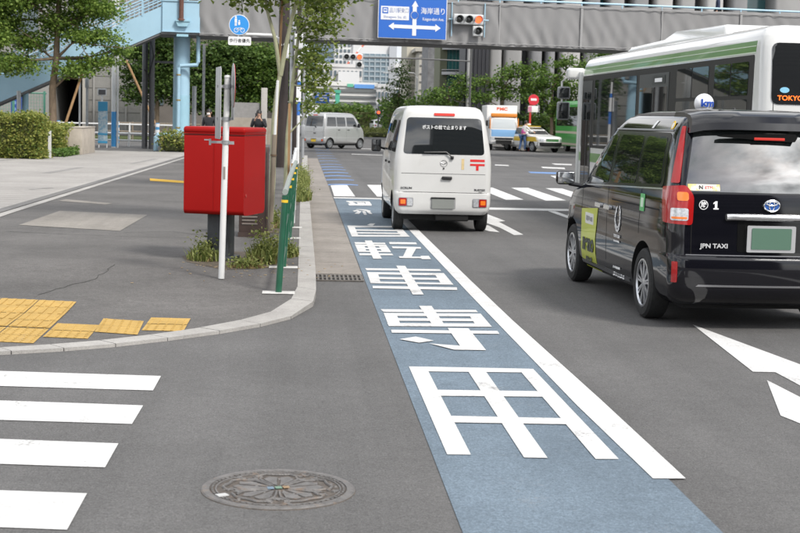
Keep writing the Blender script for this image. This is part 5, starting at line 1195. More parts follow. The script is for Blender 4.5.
# stairs going down to the left
SL_ = .472
st = MB(); sr = MB(); tr_ = MB(); ud = MB()
x0, zb = -1.58, 5.14; Ls = 10.6
for y in (.1, 2.1):
    st.prism([(x0, zb), (x0, zb+1.10), (x0-Ls, zb+1.10-SL_*Ls), (x0-Ls, zb-SL_*Ls)], .07, frame(Vector((0, y+.07, 0)), (1, 0, 0), (0, 0, 1)))
    for h_ in (1.34, 1.60, 1.88): sr.tube([(x0, y, zb+h_), (x0-Ls, y, zb+h_-SL_*Ls)], .030, 8)
    for i in range(13):
        x = x0-.86*i; sr.box((x, y, zb-SL_*(x0-x)+1.48), (.09 if i % 2 == 0 else .05, .06, .86))
    for i in range(52):
        x = x0-.2*i; sr.box((x, y, zb-SL_*(x0-x)+1.36), (.02, .02, .50))
st.build('stair_stringer', LBLUE, br); sr.build('stair_rail', LBLUE, br)
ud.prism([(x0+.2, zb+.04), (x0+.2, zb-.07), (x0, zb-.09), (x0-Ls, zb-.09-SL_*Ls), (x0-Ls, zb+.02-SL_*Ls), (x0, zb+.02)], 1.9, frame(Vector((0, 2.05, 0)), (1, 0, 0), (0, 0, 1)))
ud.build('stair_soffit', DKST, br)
for i in range(34): tr_.box((x0-.31*i-.15, 1.1, zb+.85-SL_*(.31*i)), (.31, 1.95, .03))
tr_.build('stair_tread', mat('tread_grey', (.25, .25, .26), .7), br)
MB().tube([(x0-Ls*.55, 1.1, 0), (x0-Ls*.55, 1.1, zb-SL_*Ls*.55)], .14, 14).build('stair_column', LBLUE2, br)

# road sign and signals hung on the bridge
SW = mat('sign_white', (.74, .74, .74), .45); SBL = mat('guide_sign_blue', (.022, .125, .49), .4)
def bpt(X, z, dy=-.32): return Vector((X, 63.05+(X+4.5)*.1+dy, z))
gs = thing('direction_sign', 'large blue direction sign with white arrows hung on the grey bridge', 'road sign', bpt(4.78, 6.12), BA)
MB().box((0, .02, 0), (3.08, .05, 1.88), bev=.01).build('panel', SW, gs); 
MB().box((0, -.008, 0), (3.02, .02, 1.82)).build('blue_face', SBL, gs)
def sg_prism(pts, nm='arrow', m=SW, y=-.022, th=.006): return MB().prism(pts, th, FACE_S(Vector((0, y, 0)))).build(nm, m, gs)
u = .0438
def sx(px): return (px-413)*u
def sz(py): return 6.12*0+(17.0-py)*u
aw = .045
def harrow(): 
    return [(sx(388.5), sz(26.3)), (sx(394), sz(22.6)), (sx(394), sz(24.6)), (sx(436.5), sz(24.9)), (sx(436.5), sz(22.9)), (sx(442), sz(26.7)), (sx(436.5), sz(30.4)), (sx(436.5), sz(28.4)), (sx(394), sz(28)), (sx(394), sz(30))]
sg_prism(harrow()); sg_prism([(sx(412.9), sz(35)), (sx(416.9), sz(35)), (sx(416.9), sz(6)), (sx(418.6), sz(6)), (sx(415.3), sz(.2)), (sx(411.8), sz(6)), (sx(412.9), sz(6))], y=-.0235)
sg_prism([(sx(414.9)+.19*math.cos(a), sz(14.8)+.175*math.sin(a)) for a in np.linspace(0, 6.2832, 30, endpoint=False)], 'route_badge', SBL, -.026)
rb_ = MB().lathe([(.155, .001), (.155, .004), (.18, .004), (.18, .001)], 30, FACE_S(Vector((sx(414.9), -.028, sz(14.8))))).build('route_badge', SW, gs)
text('316', .17, SW, FACE_S(Vector((sx(414.9), -.03, sz(14.8)))), gs, bold=.003)
sg_prism(rect(sx(380.6), sx(409.2), sz(20), sz(6.6)), 'white_box', SW, -.022)
sg_prism(rect(sx(381.9), sx(388), sz(14), sz(7.8)), 'bus_symbol', SBL, -.026)
sg_prism(roundpoly(rect(sx(383), sx(387), sz(12.6), sz(9)), .03), 'bus_symbol', SW, -.03); sg_prism(rect(sx(383.5), sx(386.5), sz(11.2), sz(9.9)), 'bus_symbol', SBL, -.034)
text('品川駅東口', .245, SBL, FACE_S(Vector((sx(399), -.027, sz(10.9)))), gs, bold=.0015, sx=.72)
text('Shinagawa Sta. (E)', .155, SBL, FACE_S(Vector((sx(395), -.027, sz(17.3)))), gs, bold=.002, sx=.92)
text('海岸通り', .315, SW, FACE_S(Vector((sx(434), -.024, sz(10.5)))), gs, bold=.0015, sx=.90)
text('Kaigan-dori Ave.', .19, SW, FACE_S(Vector((sx(434.2), -.024, sz(18.2)))), gs, bold=.001, sx=.76)
HOUS = mat('signal_housing', (.52, .53, .53), .4, var=.05); DLENS = mat('dark_lens', (.03, .032, .03), .2, coat=.5)
def signal(name, label, loc, rz, s=1., backside=False):
    t = thing(name, label, 'traffic light', loc, rz)
    MB().box((0, .09, 0), (1.36*s, .16, .46*s), bev=.05*s).build('housing', HOUS, t)
    MB().box((.43*s, .09, -.50*s), (.46*s, .16, .46*s), bev=.05*s).build('arrow_housing', HOUS, t)
    for x, z, mm in ((-.43, 0, DLENS), (0, 0, DLENS), (.43, 0, M_LITRED), (.43, -.50, DLENS)):
        ln = MB().lathe([(0, .03), (.09*s, .026), (.155*s, 0)], 24, FACE_S(Vector((x*s, .008, z*s)))).build('lens', mm, t)
        vs = MB(); n = 14
        for k in range(n):
            a0, a1 = rad(-25+230*k/n), rad(-25+230*(k+1)/n); r = .178*s; f = lambda a, d: (x*s+r*math.cos(a), .01-d, z*s+r*math.sin(a))
            vs.bm.faces.new([vs.bm.verts.new(f(a, d)) for a, d in ((a0, 0), (a1, 0), (a1, .22*s), (a0, .22*s))])
        bmesh.ops.remove_doubles(vs.bm, verts=vs.bm.verts[:], dist=1e-4)
        bmesh.ops.solidify(vs.bm, geom=vs.bm.faces[:], thickness=.012)
        vs.build('visor', mat('visor_grey', (.30, .31, .31), .5), t)
    return t
s1 = signal('traffic_signal', 'horizontal traffic light with red lit on the grey bridge right of the blue sign', bpt(7.30, 6.13, -.35), BA, 1.0)
MB().tube([(-.86, .22, 0), (.95, .22, 0)], .03, 8).tube([(-.72, .25, .75), (-.72, .25, -.75)], .025, 8).tube([(.78, .25, .75), (.78, .25, -.75)], .025, 8).build('bracket', LBLUE, s1)
sp_ = at(353, 57, 92)
s2 = signal('traffic_signal', 'distant traffic light with red lit on a long arm below the bridge', sp_, 0, .95)
mst = MB().tube([(.3, .28, -.02), (4.2, .28, .02), (7.6, .3, -.05)], .05, 8).tube([(7.6, .3, -sp_.z), (7.6, .3, 1.2)], .07, 12)
mst.build('mast_arm', mat('mast_dark', (.10, .10, .10), .5, .3), s2)

# ---------------------------------------------------------------- poles along the left kerb
up = thing('utility_pole', 'thick dark brown utility pole at the kerb behind the thin forked tree', 'utility pole', (-.60, 44, Z0))
DBR = mat('pole_dark_brown', (.030, .020, .017), .5, var=.2, vscale=5)
MB().tube([(0, 0, 0), (0.02, 0, 9)], .172, 20, .15).build('pole', DBR, up)
MB().tube([(-.18, 0, 2.0), (.3, -.1, 2.0)], .012, 6).tube([(-.17, 0, 1.45), (.3, -.1, 1.45)], .012, 6).build('steel_band', STEEL, up)
MB().box((-.20, -.16, 1.78), (.10, .02, .5)).build('number_board', mat('board_blue', (.03, .17, .50), .5), up)
wbx = MB().box((.09, -.2, 3.52), (.17, .05, .44), bev=.01).build('notice_plate', SW, up); MB().lathe([(0, .003), (.03, .003)], 12, FACE_S(Vector((.09, -.227, 3.62)))).build('green_dot', mat('dot_green', (.05, .4, .15), .4), wbx)
gp = thing('signal_pole', 'slim grey steel pole with white boxes right beside the dark brown utility pole', 'pole', (-.34, 43.2, Z0))
MB().tube([(0, 0, 0), (.0, 0, 4.75)], .055, 12).build('pole', STEEL, gp)
bx = MB()
for z in (3.78, 3.28): bx.box((.20, -.08, z), (.26, .26, .44), bev=.03)
bx.build('pedestrian_signal', mat('signal_white', (.62, .63, .63), .4), gp)
lz = MB()
for z in (3.78, 3.28): lz.box((.335, -.08, z), (.012, .2, .34))
lz.build('lens', DLENS, gp)
bz = MB()
for i in range(4): bz.box((.06, -.08, 4.15+.16*i), (.14+.03*(i % 2), .12, .12), bev=.02)
bz.tube([(.06, 0, 3.6), (.09, 0, 4.7)], .03, 8); bz.build('cable_box', STEEL, gp)
rs = thing('cycle_path_sign', 'round blue walking and cycling sign with a white plate on a white arm', 'traffic sign', (-1.92, 43.4, 4.33))
MB().lathe([(0, -.01), (.30, -.01), (.305, 0), (.30, .012), (0, .012)], 48, FACE_S(Vector((0, 0, 0)))).build('disc', SW, rs)
RSB = mat('round_sign_blue', (.03, .26, .66), .35)
dsc = MB().lathe([(0, .014), (.285, .014), (.287, .012)], 48, FACE_S(Vector((0, 0, 0)))).build('blue_face', RSB, rs)
F0 = FACE_S(Vector((0, -.015, 0)))
sym = MB()
sym.prism([(-.10+.03*math.cos(a), .225+.03*math.sin(a)) for a in np.linspace(0, 6.28, 14, endpoint=False)], .004, F0); sym.prism(roundpoly(rect(-.135, -.065, .06, .19), .02), .004, F0); sym.prism(rect(-.13, -.10, -.03, .07), .004, F0); sym.prism(rect(-.09, -.07, -.03, .07), .004, F0)
sym.prism([(.0+.024*math.cos(a), .12+.024*math.sin(a)) for a in np.linspace(0, 6.28, 14, endpoint=False)], .004, F0); sym.prism(roundpoly(rect(-.03, .03, .0, .09), .015), .004, F0)
for cx in (-.085, .10): sym.lathe([(.052, .0), (.052, .004), (.068, .004), (.068, 0)], 22, F0 @ Matrix.Translation((cx, -.155, 0)))
sym.tube([(-.085, -.02, -.155), (-.03, -.02, -.09), (.06, -.02, -.09), (.10, -.02, -.155)], .008, 6); sym.tube([(-.03, -.02, -.09), (.01, -.02, -.155), (.06, -.02, -.09), (.05, -.02, -.06)], .008, 6)
sym.build('symbol', SW, dsc)
spl = MB().prism(roundpoly(rect(-.32, .36, -.60, -.345), .05), .012, FACE_S(Vector((0, .01, 0)))).build('sub_plate', SW, rs)
text('歩行者優先', .125, mat('ink_black', (.02, .02, .02), .5), FACE_S(Vector((.02, -.006, -.47))), spl, bold=.0008)
MB().tube([(-.02, .04, .25), (-.02, .04, -.6)], .02, 8).tube([(-.02, .05, -.26), (1.0, .2, -.26), (1.16, .35, -.34), (1.24, .45, -.55)], .042, 10).build('arm', WPOLE, rs)
for nm, lb, x, y, h_, r, m in (
    ('utility_pole', 'second dark brown pole just behind the thick utility pole', -.22, 52, 8.0, .13, DBR),
    ('lamp_pole', 'pale grey pole at the kerb behind the leafy yellow green street tree', .05, 54, 3.9, .055, STEEL),
    ('lamp_pole', 'white pole with a blue wrap at the kerb beyond the orange stakes', -.12, 48, 3.1, .05, WPOLE)):
    t = thing(nm, lb, 'pole', (x, y, Z0)); MB().tube([(0, 0, 0), (0, 0, h_)], r, 14).build('pole', m, t)
    if 'blue wrap' in lb: MB().tube([(0, 0, 1.6), (0, 0, 2.7)], r*1.15, 14).build('wrap', mat('wrap_blue', (.04, .16, .5), .5), t); MB().box((.0, -.08, 2.3), (.16, .02, .5)).build('notice_plate', SW, t)
    if m is STEEL: MB().tube([(0, 0, 3.1), (.1, -.05, 3.15), (.16, -.05, 3.15)], .025, 8).box((.0, 0, 1.0), (.14, .14, .5), bev=.02).build('cable_box', STEEL, t)

# ---------------------------------------------------------------- street furniture across the plaza
def pole_thing(name, label, x, y, h_, r, m, cat='pole'):
    t = thing(name, label, cat, (x, y, 0)); MB().tube([(0, 0, 0), (0, 0, h_)], r, 14).build('pole', m, t); return t
DGREY = mat('pole_dark_grey', (.13, .13, .135), .5, .3, var=.15)
t = thing('twin_pole', 'pair of dark grey steel poles left of the blue bridge column', 'pole', (-7.05, 66.5, 0))
for dx in (-.14, .18): MB().tube([(dx, 0, 0), (dx, 0, 5.1)], .125, 14).build('pole', DGREY, t)
MB().box((-.02, -.14, 2.6), (.06, .06, 5.0)).box((.02, 0, 3.3), (.5, .08, .1)).tube([(.1, -.1, 5.0), (.28, -.12, 4.2), (.05, -.15, 3.4), (-.15, -.15, 3.6)], .03, 6).build('cable', M_BLACKTRIM, t)
MB().box((1.0, .1, 3.96), (1.6, .08, .1)).build('crossbar', DGREY, t)
t = pole_thing('lamp_post', 'tall white double lamp post with a blue wrapped foot beside the bus stop board', -8.65, 67, 9.5, .10, WPOLE, 'lamp post')
MB().tube([(.17, 0, 0), (.17, 0, 9.3)], .05, 10).box((.08, 0, 4.0), (.5, .06, .05)).build('side_tube', WPOLE, t)
MB().tube([(0, 0, .05), (0, 0, 1.65)], .112, 14).build('blue_wrap', mat('wrap_strong_blue', (.05, .28, .60), .5), t)
t = thing('bus_stop_board', 'narrow blue and white bus stop board with a framed screen on top', 'bus stop', (-9.05, 66.3, 0))
MB().box((0, 0, 1.15), (.42, .06, 1.9), bev=.01).build('board', mat('board_pale', (.52, .60, .64), .4, dirt=((.25, .42, .55), 9, .45, .55)), t)
for z, h_, in ((1.88, .42), (.62, .08), (.26, .1)): MB().box((0, -.035, z), (.43, .012, h_)).build('blue_band', mat('stop_blue', (.05, .30, .52), .45), t)
MB().tube([(-.18, .03, 0), (-.18, .03, 2.1)], .025, 8).tube([(.18, .03, 0), (.18, .03, 2.1)], .025, 8).build('leg', WPOLE, t)
sc_ = MB().box((-.04, 0, 2.52), (.40, .08, .32), bev=.02).tube([(-.04, .0, 2.0), (-.04, 0, 2.4)], .04, 8).build('screen', SW, t); MB().box((-.04, -.045, 2.52), (.31, .012, .22)).build('display', mat('screen_dark', (.10, .10, .11), .2), sc_)
pole_thing('flag_pole', 'thin white pole in front of the dark opening of the grey building', -10.05, 66, 3.2, .045, WPOLE)
t = pole_thing('lamp_post', 'slim grey pole with a small box left of the bus stop board', -9.75, 66.2, 3.4, .06, STEEL, 'lamp post'); MB().box((0, -.05, 2.9), (.16, .14, .42), bev=.03).build('box', STEEL, t)
pole_thing('bollard_post', 'grey cylinder topped post behind the right end of the clipped hedge', -11.6, 60, 2.4, .09, STEEL)
t = thing('banner', 'blue vertical banner on the dark fence at the far left', 'banner', (-13.6, 70, .3))
MB().box((0, 0, 1.3), (.62, .03, 2.6)).build('cloth', mat('banner_blue', (.02, .06, .30), .6, var=.2, vscale=2), t); bm_ = MB()
for i in range(7): bm_.box((-.14, -.02, .45+.3*i), (.14, .006, random.uniform(.12, .2)))
bm_.build('faded_letters', mat('banner_letters', (.25, .38, .62), .6), t); MB().tube([(.33, 0, -.3), (.33, 0, 3.0)], .03, 8).build('pole', STEEL, t)
GF = mat('fence_green', (.10, .28, .20), .5)
t = thing('mesh_fence', 'green wire mesh fence below the blue stairs at the left edge', 'fence', (-14.9, 67, 0))
g_ = MB()
for i in range(5): g_.box((-2.5+1.4*i, 0, 1.2), (.09, .09, 2.6))
g_.tube([(-2.6, 0, 2.4), (3.2, 0, 2.4)], .03, 8); g_.build('post', GF, t); g_ = MB()
for i in range(46): g_.box((-2.5+.125*i, 0, 1.25), (.012, .012, 2.3))
for i in range(16): g_.box((.3, 0, .2+.145*i), (5.7, .012, .012))
g_.build('mesh', GF, t)
GRW = mat('guard_white', (.60, .60, .59), .45)
for k, (y, xa, xb, zz, lb, m) in enumerate(((69.5, -10.6, -5.9, (.30, .62), 'white tubular guard rail along the far side street in front of the bus stop board', GRW), (82, -14.5, -6.5, (.45, .95), 'second pale guard rail beyond the side street before the grey building', GRW), (86, -12, -6, (.5, 1.0), 'brown wooden rail on the strip before the dark trees', WOODG))):
    t = thing('guard_rail', lb, 'railing', (0, y, 0))
    r_ = MB()
    for z in zz: r_.tube([(xa, 0, z), (xb, 0, z)], .045, 8)
    r_.build('rail', m, t); ps = MB(); n = int((xb-xa)/1.6)
    for i in range(n+1): ps.tube([(xa+(xb-xa)*i/n, 0, 0), (xa+(xb-xa)*i/n, 0, zz[-1]+.08)], .05, 8)
    ps.build('post', m, t)
pb0 = None
for x, y, lb in ((-12.0, 72, 'blue and white banded marker post behind the planter wall'), (-9.75, 77, 'blue and white banded marker post left of the bus stop board'), (-7.15, 72, 'white banded marker post right of the twin grey poles')):
    t = thing('marker_post', lb, 'post', (x, y, 0), 0, 'banded marker posts'); MB().tube([(0, 0, 0), (0, 0, 1.15)], .10, 14).build('post', mat('marker_blue', (.06, .26, .5), .4), t)
    for z in (.35, .65, .95): MB().tube([(0, 0, z), (0, 0, z+.16)], .106, 14).build('band', SW, t)
hedge('shrub', 'small shrub in a bed at the foot of the blue bridge column', -6.0, -4.9, 62.2, 63.2, 0, .72, 900, .12, LF_HEDGE, 9, 'shrub', lump=.2)
pole_thing('steel_pole', 'grey pole with a white cap right of the blue bridge column', -4.9, 66, 2.9, .10, STEEL)
pole_thing('steel_pole', 'thin grey pole nearest the blue drain pipe under the bridge', -4.62, 68, 4.9, .06, STEEL)
t = thing('boundary_wall', 'low beige concrete wall with a tall pillar behind the post box', 'wall', (-2.9, 82, 0))
MB().box((0, 0, .75), (3.0, .2, 1.5)).build('wall', mat('beige_wall', (.33, .29, .24), .85, var=.15, vscale=2), t); MB().box((-.3, -.03, 1.9), (1.6, .1, .9)).build('panel', mat('grey_panel', (.26, .25, .24), .8, var=.15), t)
for x in (.75,): MB().box((x, -.12, 1.6), (.22 if x < 0 else .34, .3, 2.6 if x < 0 else 3.2), bev=.02).build('pillar', mat('pillar_concrete', (.42, .40, .37), .8, var=.1), t)
bs = thing('bus_stop_pole', 'red bus stop pole with a round red sign before the street trees', 'bus stop', (13.15, 82.5, 0))
MB().tube([(0, 0, 0), (.02, 0, 2.9)], .06, 10).build('pole', mat('stop_red', (.50, .04, .04), .45), bs)
d_ = MB().lathe([(0, -.02), (.30, -.02), (.31, 0), (.30, .02), (0, .02)], 32, FACE_S(Vector((.18, -.06, 2.95)))).build('round_sign', mat('stop_red_disc', (.60, .03, .05), .4), bs); MB().box((.18, -.085, 2.97), (.34, .01, .13)).build('white_strip', SW, d_)
MB().box((.16, -.06, 2.42), (.58, .04, .36), bev=.01).build('route_plate', SW, bs); MB().box((-.02, -.085, 2.42), (.2, .012, .3)).build('route_mark', mat('mark_pink', (.5, .2, .3), .5), bs)
t = thing('road_sign', 'small blue direction sign far up the street below the bridge', 'road sign', at(322, 98, 120)); MB().box((0, 0, 0), (1.2, .05, .85), bev=.01).build('panel', SBL, t)
for z in (.22, -.0, -.22): MB().box((0, -.03, z), (.85, .01, .09)).build('white_line', SW, t)
MB().tube([(.75, .05, .4), (-1.9, .05, .42), (-2.0, .05, .2), (-2.0, .05, -3.3)], .05, 8).build('pole', STEEL, t)
for px, py, Y, s_, lb in ((402, 72, 150, -1, 'small street lamp arm far up the street, nearer the beige building'), (388, 73, 190, -1, 'farthest small street lamp arm below the bridge')):
    p = at(px, py, Y); t = thing('street_lamp', lb, 'street lamp', (p.x+1.6, Y, 0)); MB().tube([(0, 0, 0), (0, 0, p.z-.6), (-.3, 0, p.z-.1), (-1.6, 0, p.z)], .07, 8, .05).build('pole', STEEL, t); MB().box((-1.9, 0, p.z), (.7, .25, .12), bev=.04).build('lamp_head', SW, t)
t = thing('stop_light', 'small red signal on a post at the far median', 'traffic light', at(378.5, 113, 150)); MB().tube([(0, .1, -2.6), (0, .1, .6)], .08, 8).build('pole', DGREY, t); MB().box((0, 0, 0), (.5, .25, .5), bev=.05).build('housing', DGREY, t); MB().lathe([(0, .03), (.15, 0)], 14, FACE_S(Vector((0, -.13, .05)))).build('lens', M_LITRED, t)

# ---------------------------------------------------------------- buildings
GLB = mat('window_glass_far', (.10, .13, .15), .12, spec=.8, var=.25, vscale=.4)
def win_grid(parent, xs, zs, y, w, h_, m=GLB, d=.12, side=None):
    first = None
    for x in xs:
        for z in zs:
            if first is None: first = MB().box((0, 0, 0), (w, d, h_)).build('window', m, parent); o = first
            else: o = first.copy(); COL.objects.link(o); o.parent = parent
            o.location = (x, y, z)
GREYW = mat('concrete_grey', (.34, .335, .33), .8, var=.08, vscale=.6, dirt=((.28, .275, .27), .5, .5, .8), stretch=(1, 1, .3))
def X(px, Y): return at(px, 100, Y).x
def Zp(px, py, Y): return at(px, py, Y).z
# grey columned building on the right
Y = 108
b = thing('office_building', 'grey concrete office building with tall round edged piers behind the bridge', 'building', (0, Y, 0))
MB().box((45, 6, 20), (62, 8, 40)).build('wall', mat('recess_grey', (.13, .13, .135), .8, var=.15, vscale=.5), b)
for i, (pa, pb, c) in enumerate(((487, 500, 0), (502, 520, 0), (528, 540, 1), (544, 553, 1), (558, 578, 2), (582, 596, 1), (604, 620, 0), (628, 644, 1), (650, 668, 2), (674, 690, 0), (700, 718, 2), (726, 742, 1), (768, 800, 0), (812, 830, 1), (840, 860, 0))):
    xa, xb = X(pa, Y), X(pb, Y)
    MB().box(((xa+xb)/2, .9, 20), (xb-xa, 2.6, 40), bev=.3).build('pier', (GREYW, mat('pier_dark_grey', (.25, .25, .255), .8, var=.1, vscale=.6), mat('pier_pale', (.46, .45, .44), .8, var=.08, vscale=.5))[c], b)
for pa, pb in ((545, 556), (596, 604), (742, 768)): win_grid(b, [(X(pa, Y)+X(pb, Y))/2], [3+3.6*i for i in range(10)], 1.9, X(pb, Y)-X(pa, Y), 2.6, mat('office_teal_glass', (.06, .15, .16), .1, spec=.8, var=.2, vscale=.7))
MB().box((45, 1.7, 8.2), (60, .5, .5)).build('ledge', GREYW, b)
b = thing('dark_building', 'black clad building block left of the grey piers', 'building', (0, 104, 0))
xa, xb = X(464, 104), X(487, 104)
MB().box(((xa+xb)/2, 2, 17), (xb-xa, 4, 34)).build('wall', mat('black_cladding', (.022, .022, .028), .5, var=.25, vscale=.8), b)
for i in range(6): MB().box((xa+(xb-xa)*(i+.5)/6, -.04, 17), (.05, .08, 34)).build('mullion', mat('mullion_dark', (.05, .05, .055), .4), b)
MB().tube([(X(467, 104), -.5, 0), (X(467, 104), -.5, 8.6)], .14, 10).build('downpipe', GREYW, b)
b = thing('glass_building', 'teal glass building with curved white floor slabs beyond the black block', 'building', (0, 135, 0))
xa, xm, xb, xc = X(439, 135), X(446, 135), X(460.5, 135), X(465, 135)
MB().box(((xa+xm)/2, 3, 15), (xm-xa, 6, 30)).build('side_wall', mat('olive_wall', (.17, .18, .115), .8, var=.1), b)
MB().box(((xm+xb)/2, 3.1, 15), (xb-xm, 6, 30)).build('curtain_wall', mat('teal_glass', (.035, .16, .15), .12, spec=.8, var=.3, vscale=.8), b)
MB().box(((xb+xc)/2, 3, 15), (xc-xb, 6.4, 30)).build('corner_pier', GREYW, b)
for py in (50, 75, 103, 25):
    z = Zp(452, py, 135); s_ = MB(); pts = [(xm-.5+(xb-xm+.5)*t_, -.2-.9*math.sin(t_*2.2)) for t_ in np.linspace(0, 1, 9)]
    s_.prism([(xm-.5, .4)]+pts+[(xb, .4)], .28, Matrix.Translation((0, 0, z))); s_.prism([(xm-.5, .4)]+pts+[(xb, .4)], .06, Matrix.Translation((0, 0, z+.42))); s_.build('floor_slab', mat('slab_white', (.55, .55, .55), .6), b)
win_grid(b, [], [], 0, 1, 1)
for i in range(4): MB().box((xm+(xb-xm)*(i+.5)/4, .06, 15), (.06, .08, 30)).build('mullion', mat('mullion_teal', (.10, .22, .21), .4), b)
b = thing('stone_building', 'mottled grey building with a white edge next to the teal glass building', 'building', (0, 150, 0))
xa, xb, xc = X(427, 150), X(436.5, 150), X(439.5, 150)
MB().box(((xa+xb)/2, 4, 16), (xb-xa, 8, 32)).build('wall', mat('mottled_grey', (.20, .20, .205), .8, var=.35, vscale=1.5), b)
MB().box(((xb+xc)/2, 3.9, 16), (xc-xb, 8, 32)).build('white_edge', mat('white_edge', (.55, .55, .56), .6), b)
win_grid(b, [(xb+xc)/2], [4+2.6*i for i in range(8)], -.1, .18, 1.2)
b = thing('beige_building', 'pale cream office building with stepped roof beyond the mottled grey one', 'building', (0, 172, 0))
CRM = mat('cream_wall', (.50, .47, .39), .8, var=.06, vscale=.4)
xa, xb = X(407.5, 172), X(428, 172)
MB().box(((xa+xb)/2, 8, 20), (xb-xa, 10, 40)).build('wall', CRM, b)
xm = X(416, 172); zt = Zp(420, 51, 172)
MB().box(((xm+xb)/2, 0, zt/2), (xb-xm, 6, zt)).box(((xm+xb)/2-.2, -.1, zt), (xb-xm+.6, 6.4, .4)).build('front_wing', mat('cream_wing', (.44, .42, .37), .8, var=.08), b)
for py in (58, 66, 74, 82, 90, 98): MB().box(((xm+xb)/2, -3.05, Zp(420, py, 172)), (xb-xm-.3, .2, .12)).build('string_course', GREYW, b)
win_grid(b, [xa+.4, xa+.8], [Zp(410, p_, 172) for p_ in (62, 70, 78, 86, 94, 102)], 2.9, .3, .6, mat('cream_window', (.25, .24, .2), .4))
win_grid(b, [X(424.5, 172)], [Zp(424, p_, 172) for p_ in (62, 86)], -3.1, .5, 1.1, mat('brown_shutter', (.22, .15, .10), .6))
# far blocks under the bridge
WHB = mat('white_block', (.62, .62, .62), .7, var=.05, vscale=.1)
def block(label, pa, pb, ptop, Y, m, rows=None, name='apartment_block', depth=20, bands=None, cols=None, wm=None):
    b = thing(name, label, 'building', (0, Y, 0)); xa, xb, zt = X(pa, Y), X(pb, Y), Zp((pa+pb)/2, ptop, Y)
    MB().box(((xa+xb)/2, depth/2, zt/2), (xb-xa, depth, zt)).box(((xa+xb)/2, depth/2, zt+.4), (xb-xa+.6, depth+.6, .8)).build('wall', m, b)
    if rows:
        n, m_, fw_, fh = rows; dz = (zt*.92)/n; dx = (xb-xa)/m_
        win_grid(b, [xa+dx*(i+.5) for i in range(m_)], [zt-dz*(j+.6) for j in range(n)], 0, dx*fw_, dz*fh, wm or GLB, .5)
    return b, xa, xb, zt
GW2 = mat('tower_glass', (.15, .21, .25), .2, spec=.7, var=.25, vscale=.12)
b, xa, xb, zt = block('white office tower with a wide blue grey glass front under the bridge', 352, 395, 44, 430, WHB, None, 'office_tower')
xg0, xg1, zg = X(360, 430), X(388, 430), Zp(374, 54, 430)
MB().box(((xg0+xg1)/2, -.2, zg/2), (xg1-xg0, .8, zg)).build('glass_front', GW2, b)
MB().box((xb-1, -.6, zt/2), (2.2, 1.0, zt*.96)).build('corner_fin', mat('fin_grey', (.40, .42, .45), .6), b)
for i in range(14): MB().box(((xg0+xg1)/2, -.65, zg*(1-(i+.5)/14)), (xg1-xg0, .3, .5)).build('spandrel', mat('spandrel_pale', (.30, .35, .38), .5), b)
for i in range(5): MB().box((xg0+(xg1-xg0)*(i+.5)/5, -.75, zg/2), (.35, .3, zg)).build('mullion', mat('spandrel_pale', (.30, .35, .38), .5), b)
block('white gridded apartment tower left of the glass fronted tower', 334, 350, 36, 480, WHB, (14, 4, .6, .5))
block('slate blue office slab at the left end of the far skyline', 312, 334, 30, 520, mat('slate_slab', (.18, .24, .31), .6, var=.2, vscale=.06), (9, 3, .8, .6))
b, xa, xb, zt = block('grey white block with rows of dark windows in the middle of the far skyline', 316, 362, 67, 360, mat('far_pale_wall', (.52, .51, .50), .8, var=.06), (5, 11, .5, .5))
MB().box((X(348, 358), -2, Zp(348, 72, 358)/2), (X(358, 358)-X(337, 358), 4, Zp(348, 72, 358))).build('annex', WHB, b)
b, xa, xb, zt = block('long low white building with a blue and green roof sign in the far distance', 312, 376, 86, 280, mat('low_white', (.66, .65, .62), .7, var=.04), None, 'low_building')
for py, h_ in ((90.5, .6), (97, .5), (103, .5)): MB().box(((xa+xb)/2, -.1, Zp(345, py, 280)), (xb-xa, .4, h_)).build('window_band', mat('band_glass', (.16, .17, .17), .3), b)
MB().box((X(364, 280), -.3, Zp(362, 86.5, 280)), (X(374, 280)-X(354, 280), .3, .75)).build('roof_sign', mat('far_sign_blue', (.12, .30, .65), .5), b); MB().box((X(350, 280), -.3, Zp(350, 85.5, 280)), (1.2, .3, .6)).build('roof_sign', mat('far_sign_green', (.12, .45, .30), .5), b)
block('grey white low block at the right end of the far skyline', 374, 402, 88, 300, mat('far_grey_low', (.48, .48, .48), .8, var=.06), (3, 8, .6, .5))
block('narrow white building with small dark windows beside the cream building', 395, 410, 68, 260, WHB, (6, 3, .45, .45))
t = thing('tower_crane', 'thin red and white crane boom rising across the far skyline', 'crane', at(341, 72, 400))
p1_ = at(366, 42, 400)-at(341, 72, 400)
for k in range(6): MB().tube([p1_*(k/6), p1_*((k+1)/6)], .30, 6).build('boom', mat('crane_red', (.65, .18, .12), .5) if k % 2 else SW, t)
MB().tube([(0, 0, 0), (0, 0, -16)], .5, 6).build('mast', SW, t)
t = thing('green_tank', 'small green tower in front of the long low white building', 'tower', at(337.5, 98, 230)); MB().box((0, 0, -5), (.7, .7, 12)).build('shaft', mat('tank_green', (.08, .38, .26), .5), t); MB().box((0, 0, 1.0), (1.0, 1.0, .5)).build('cap', mat('tank_green', (.08, .38, .26), .5), t)
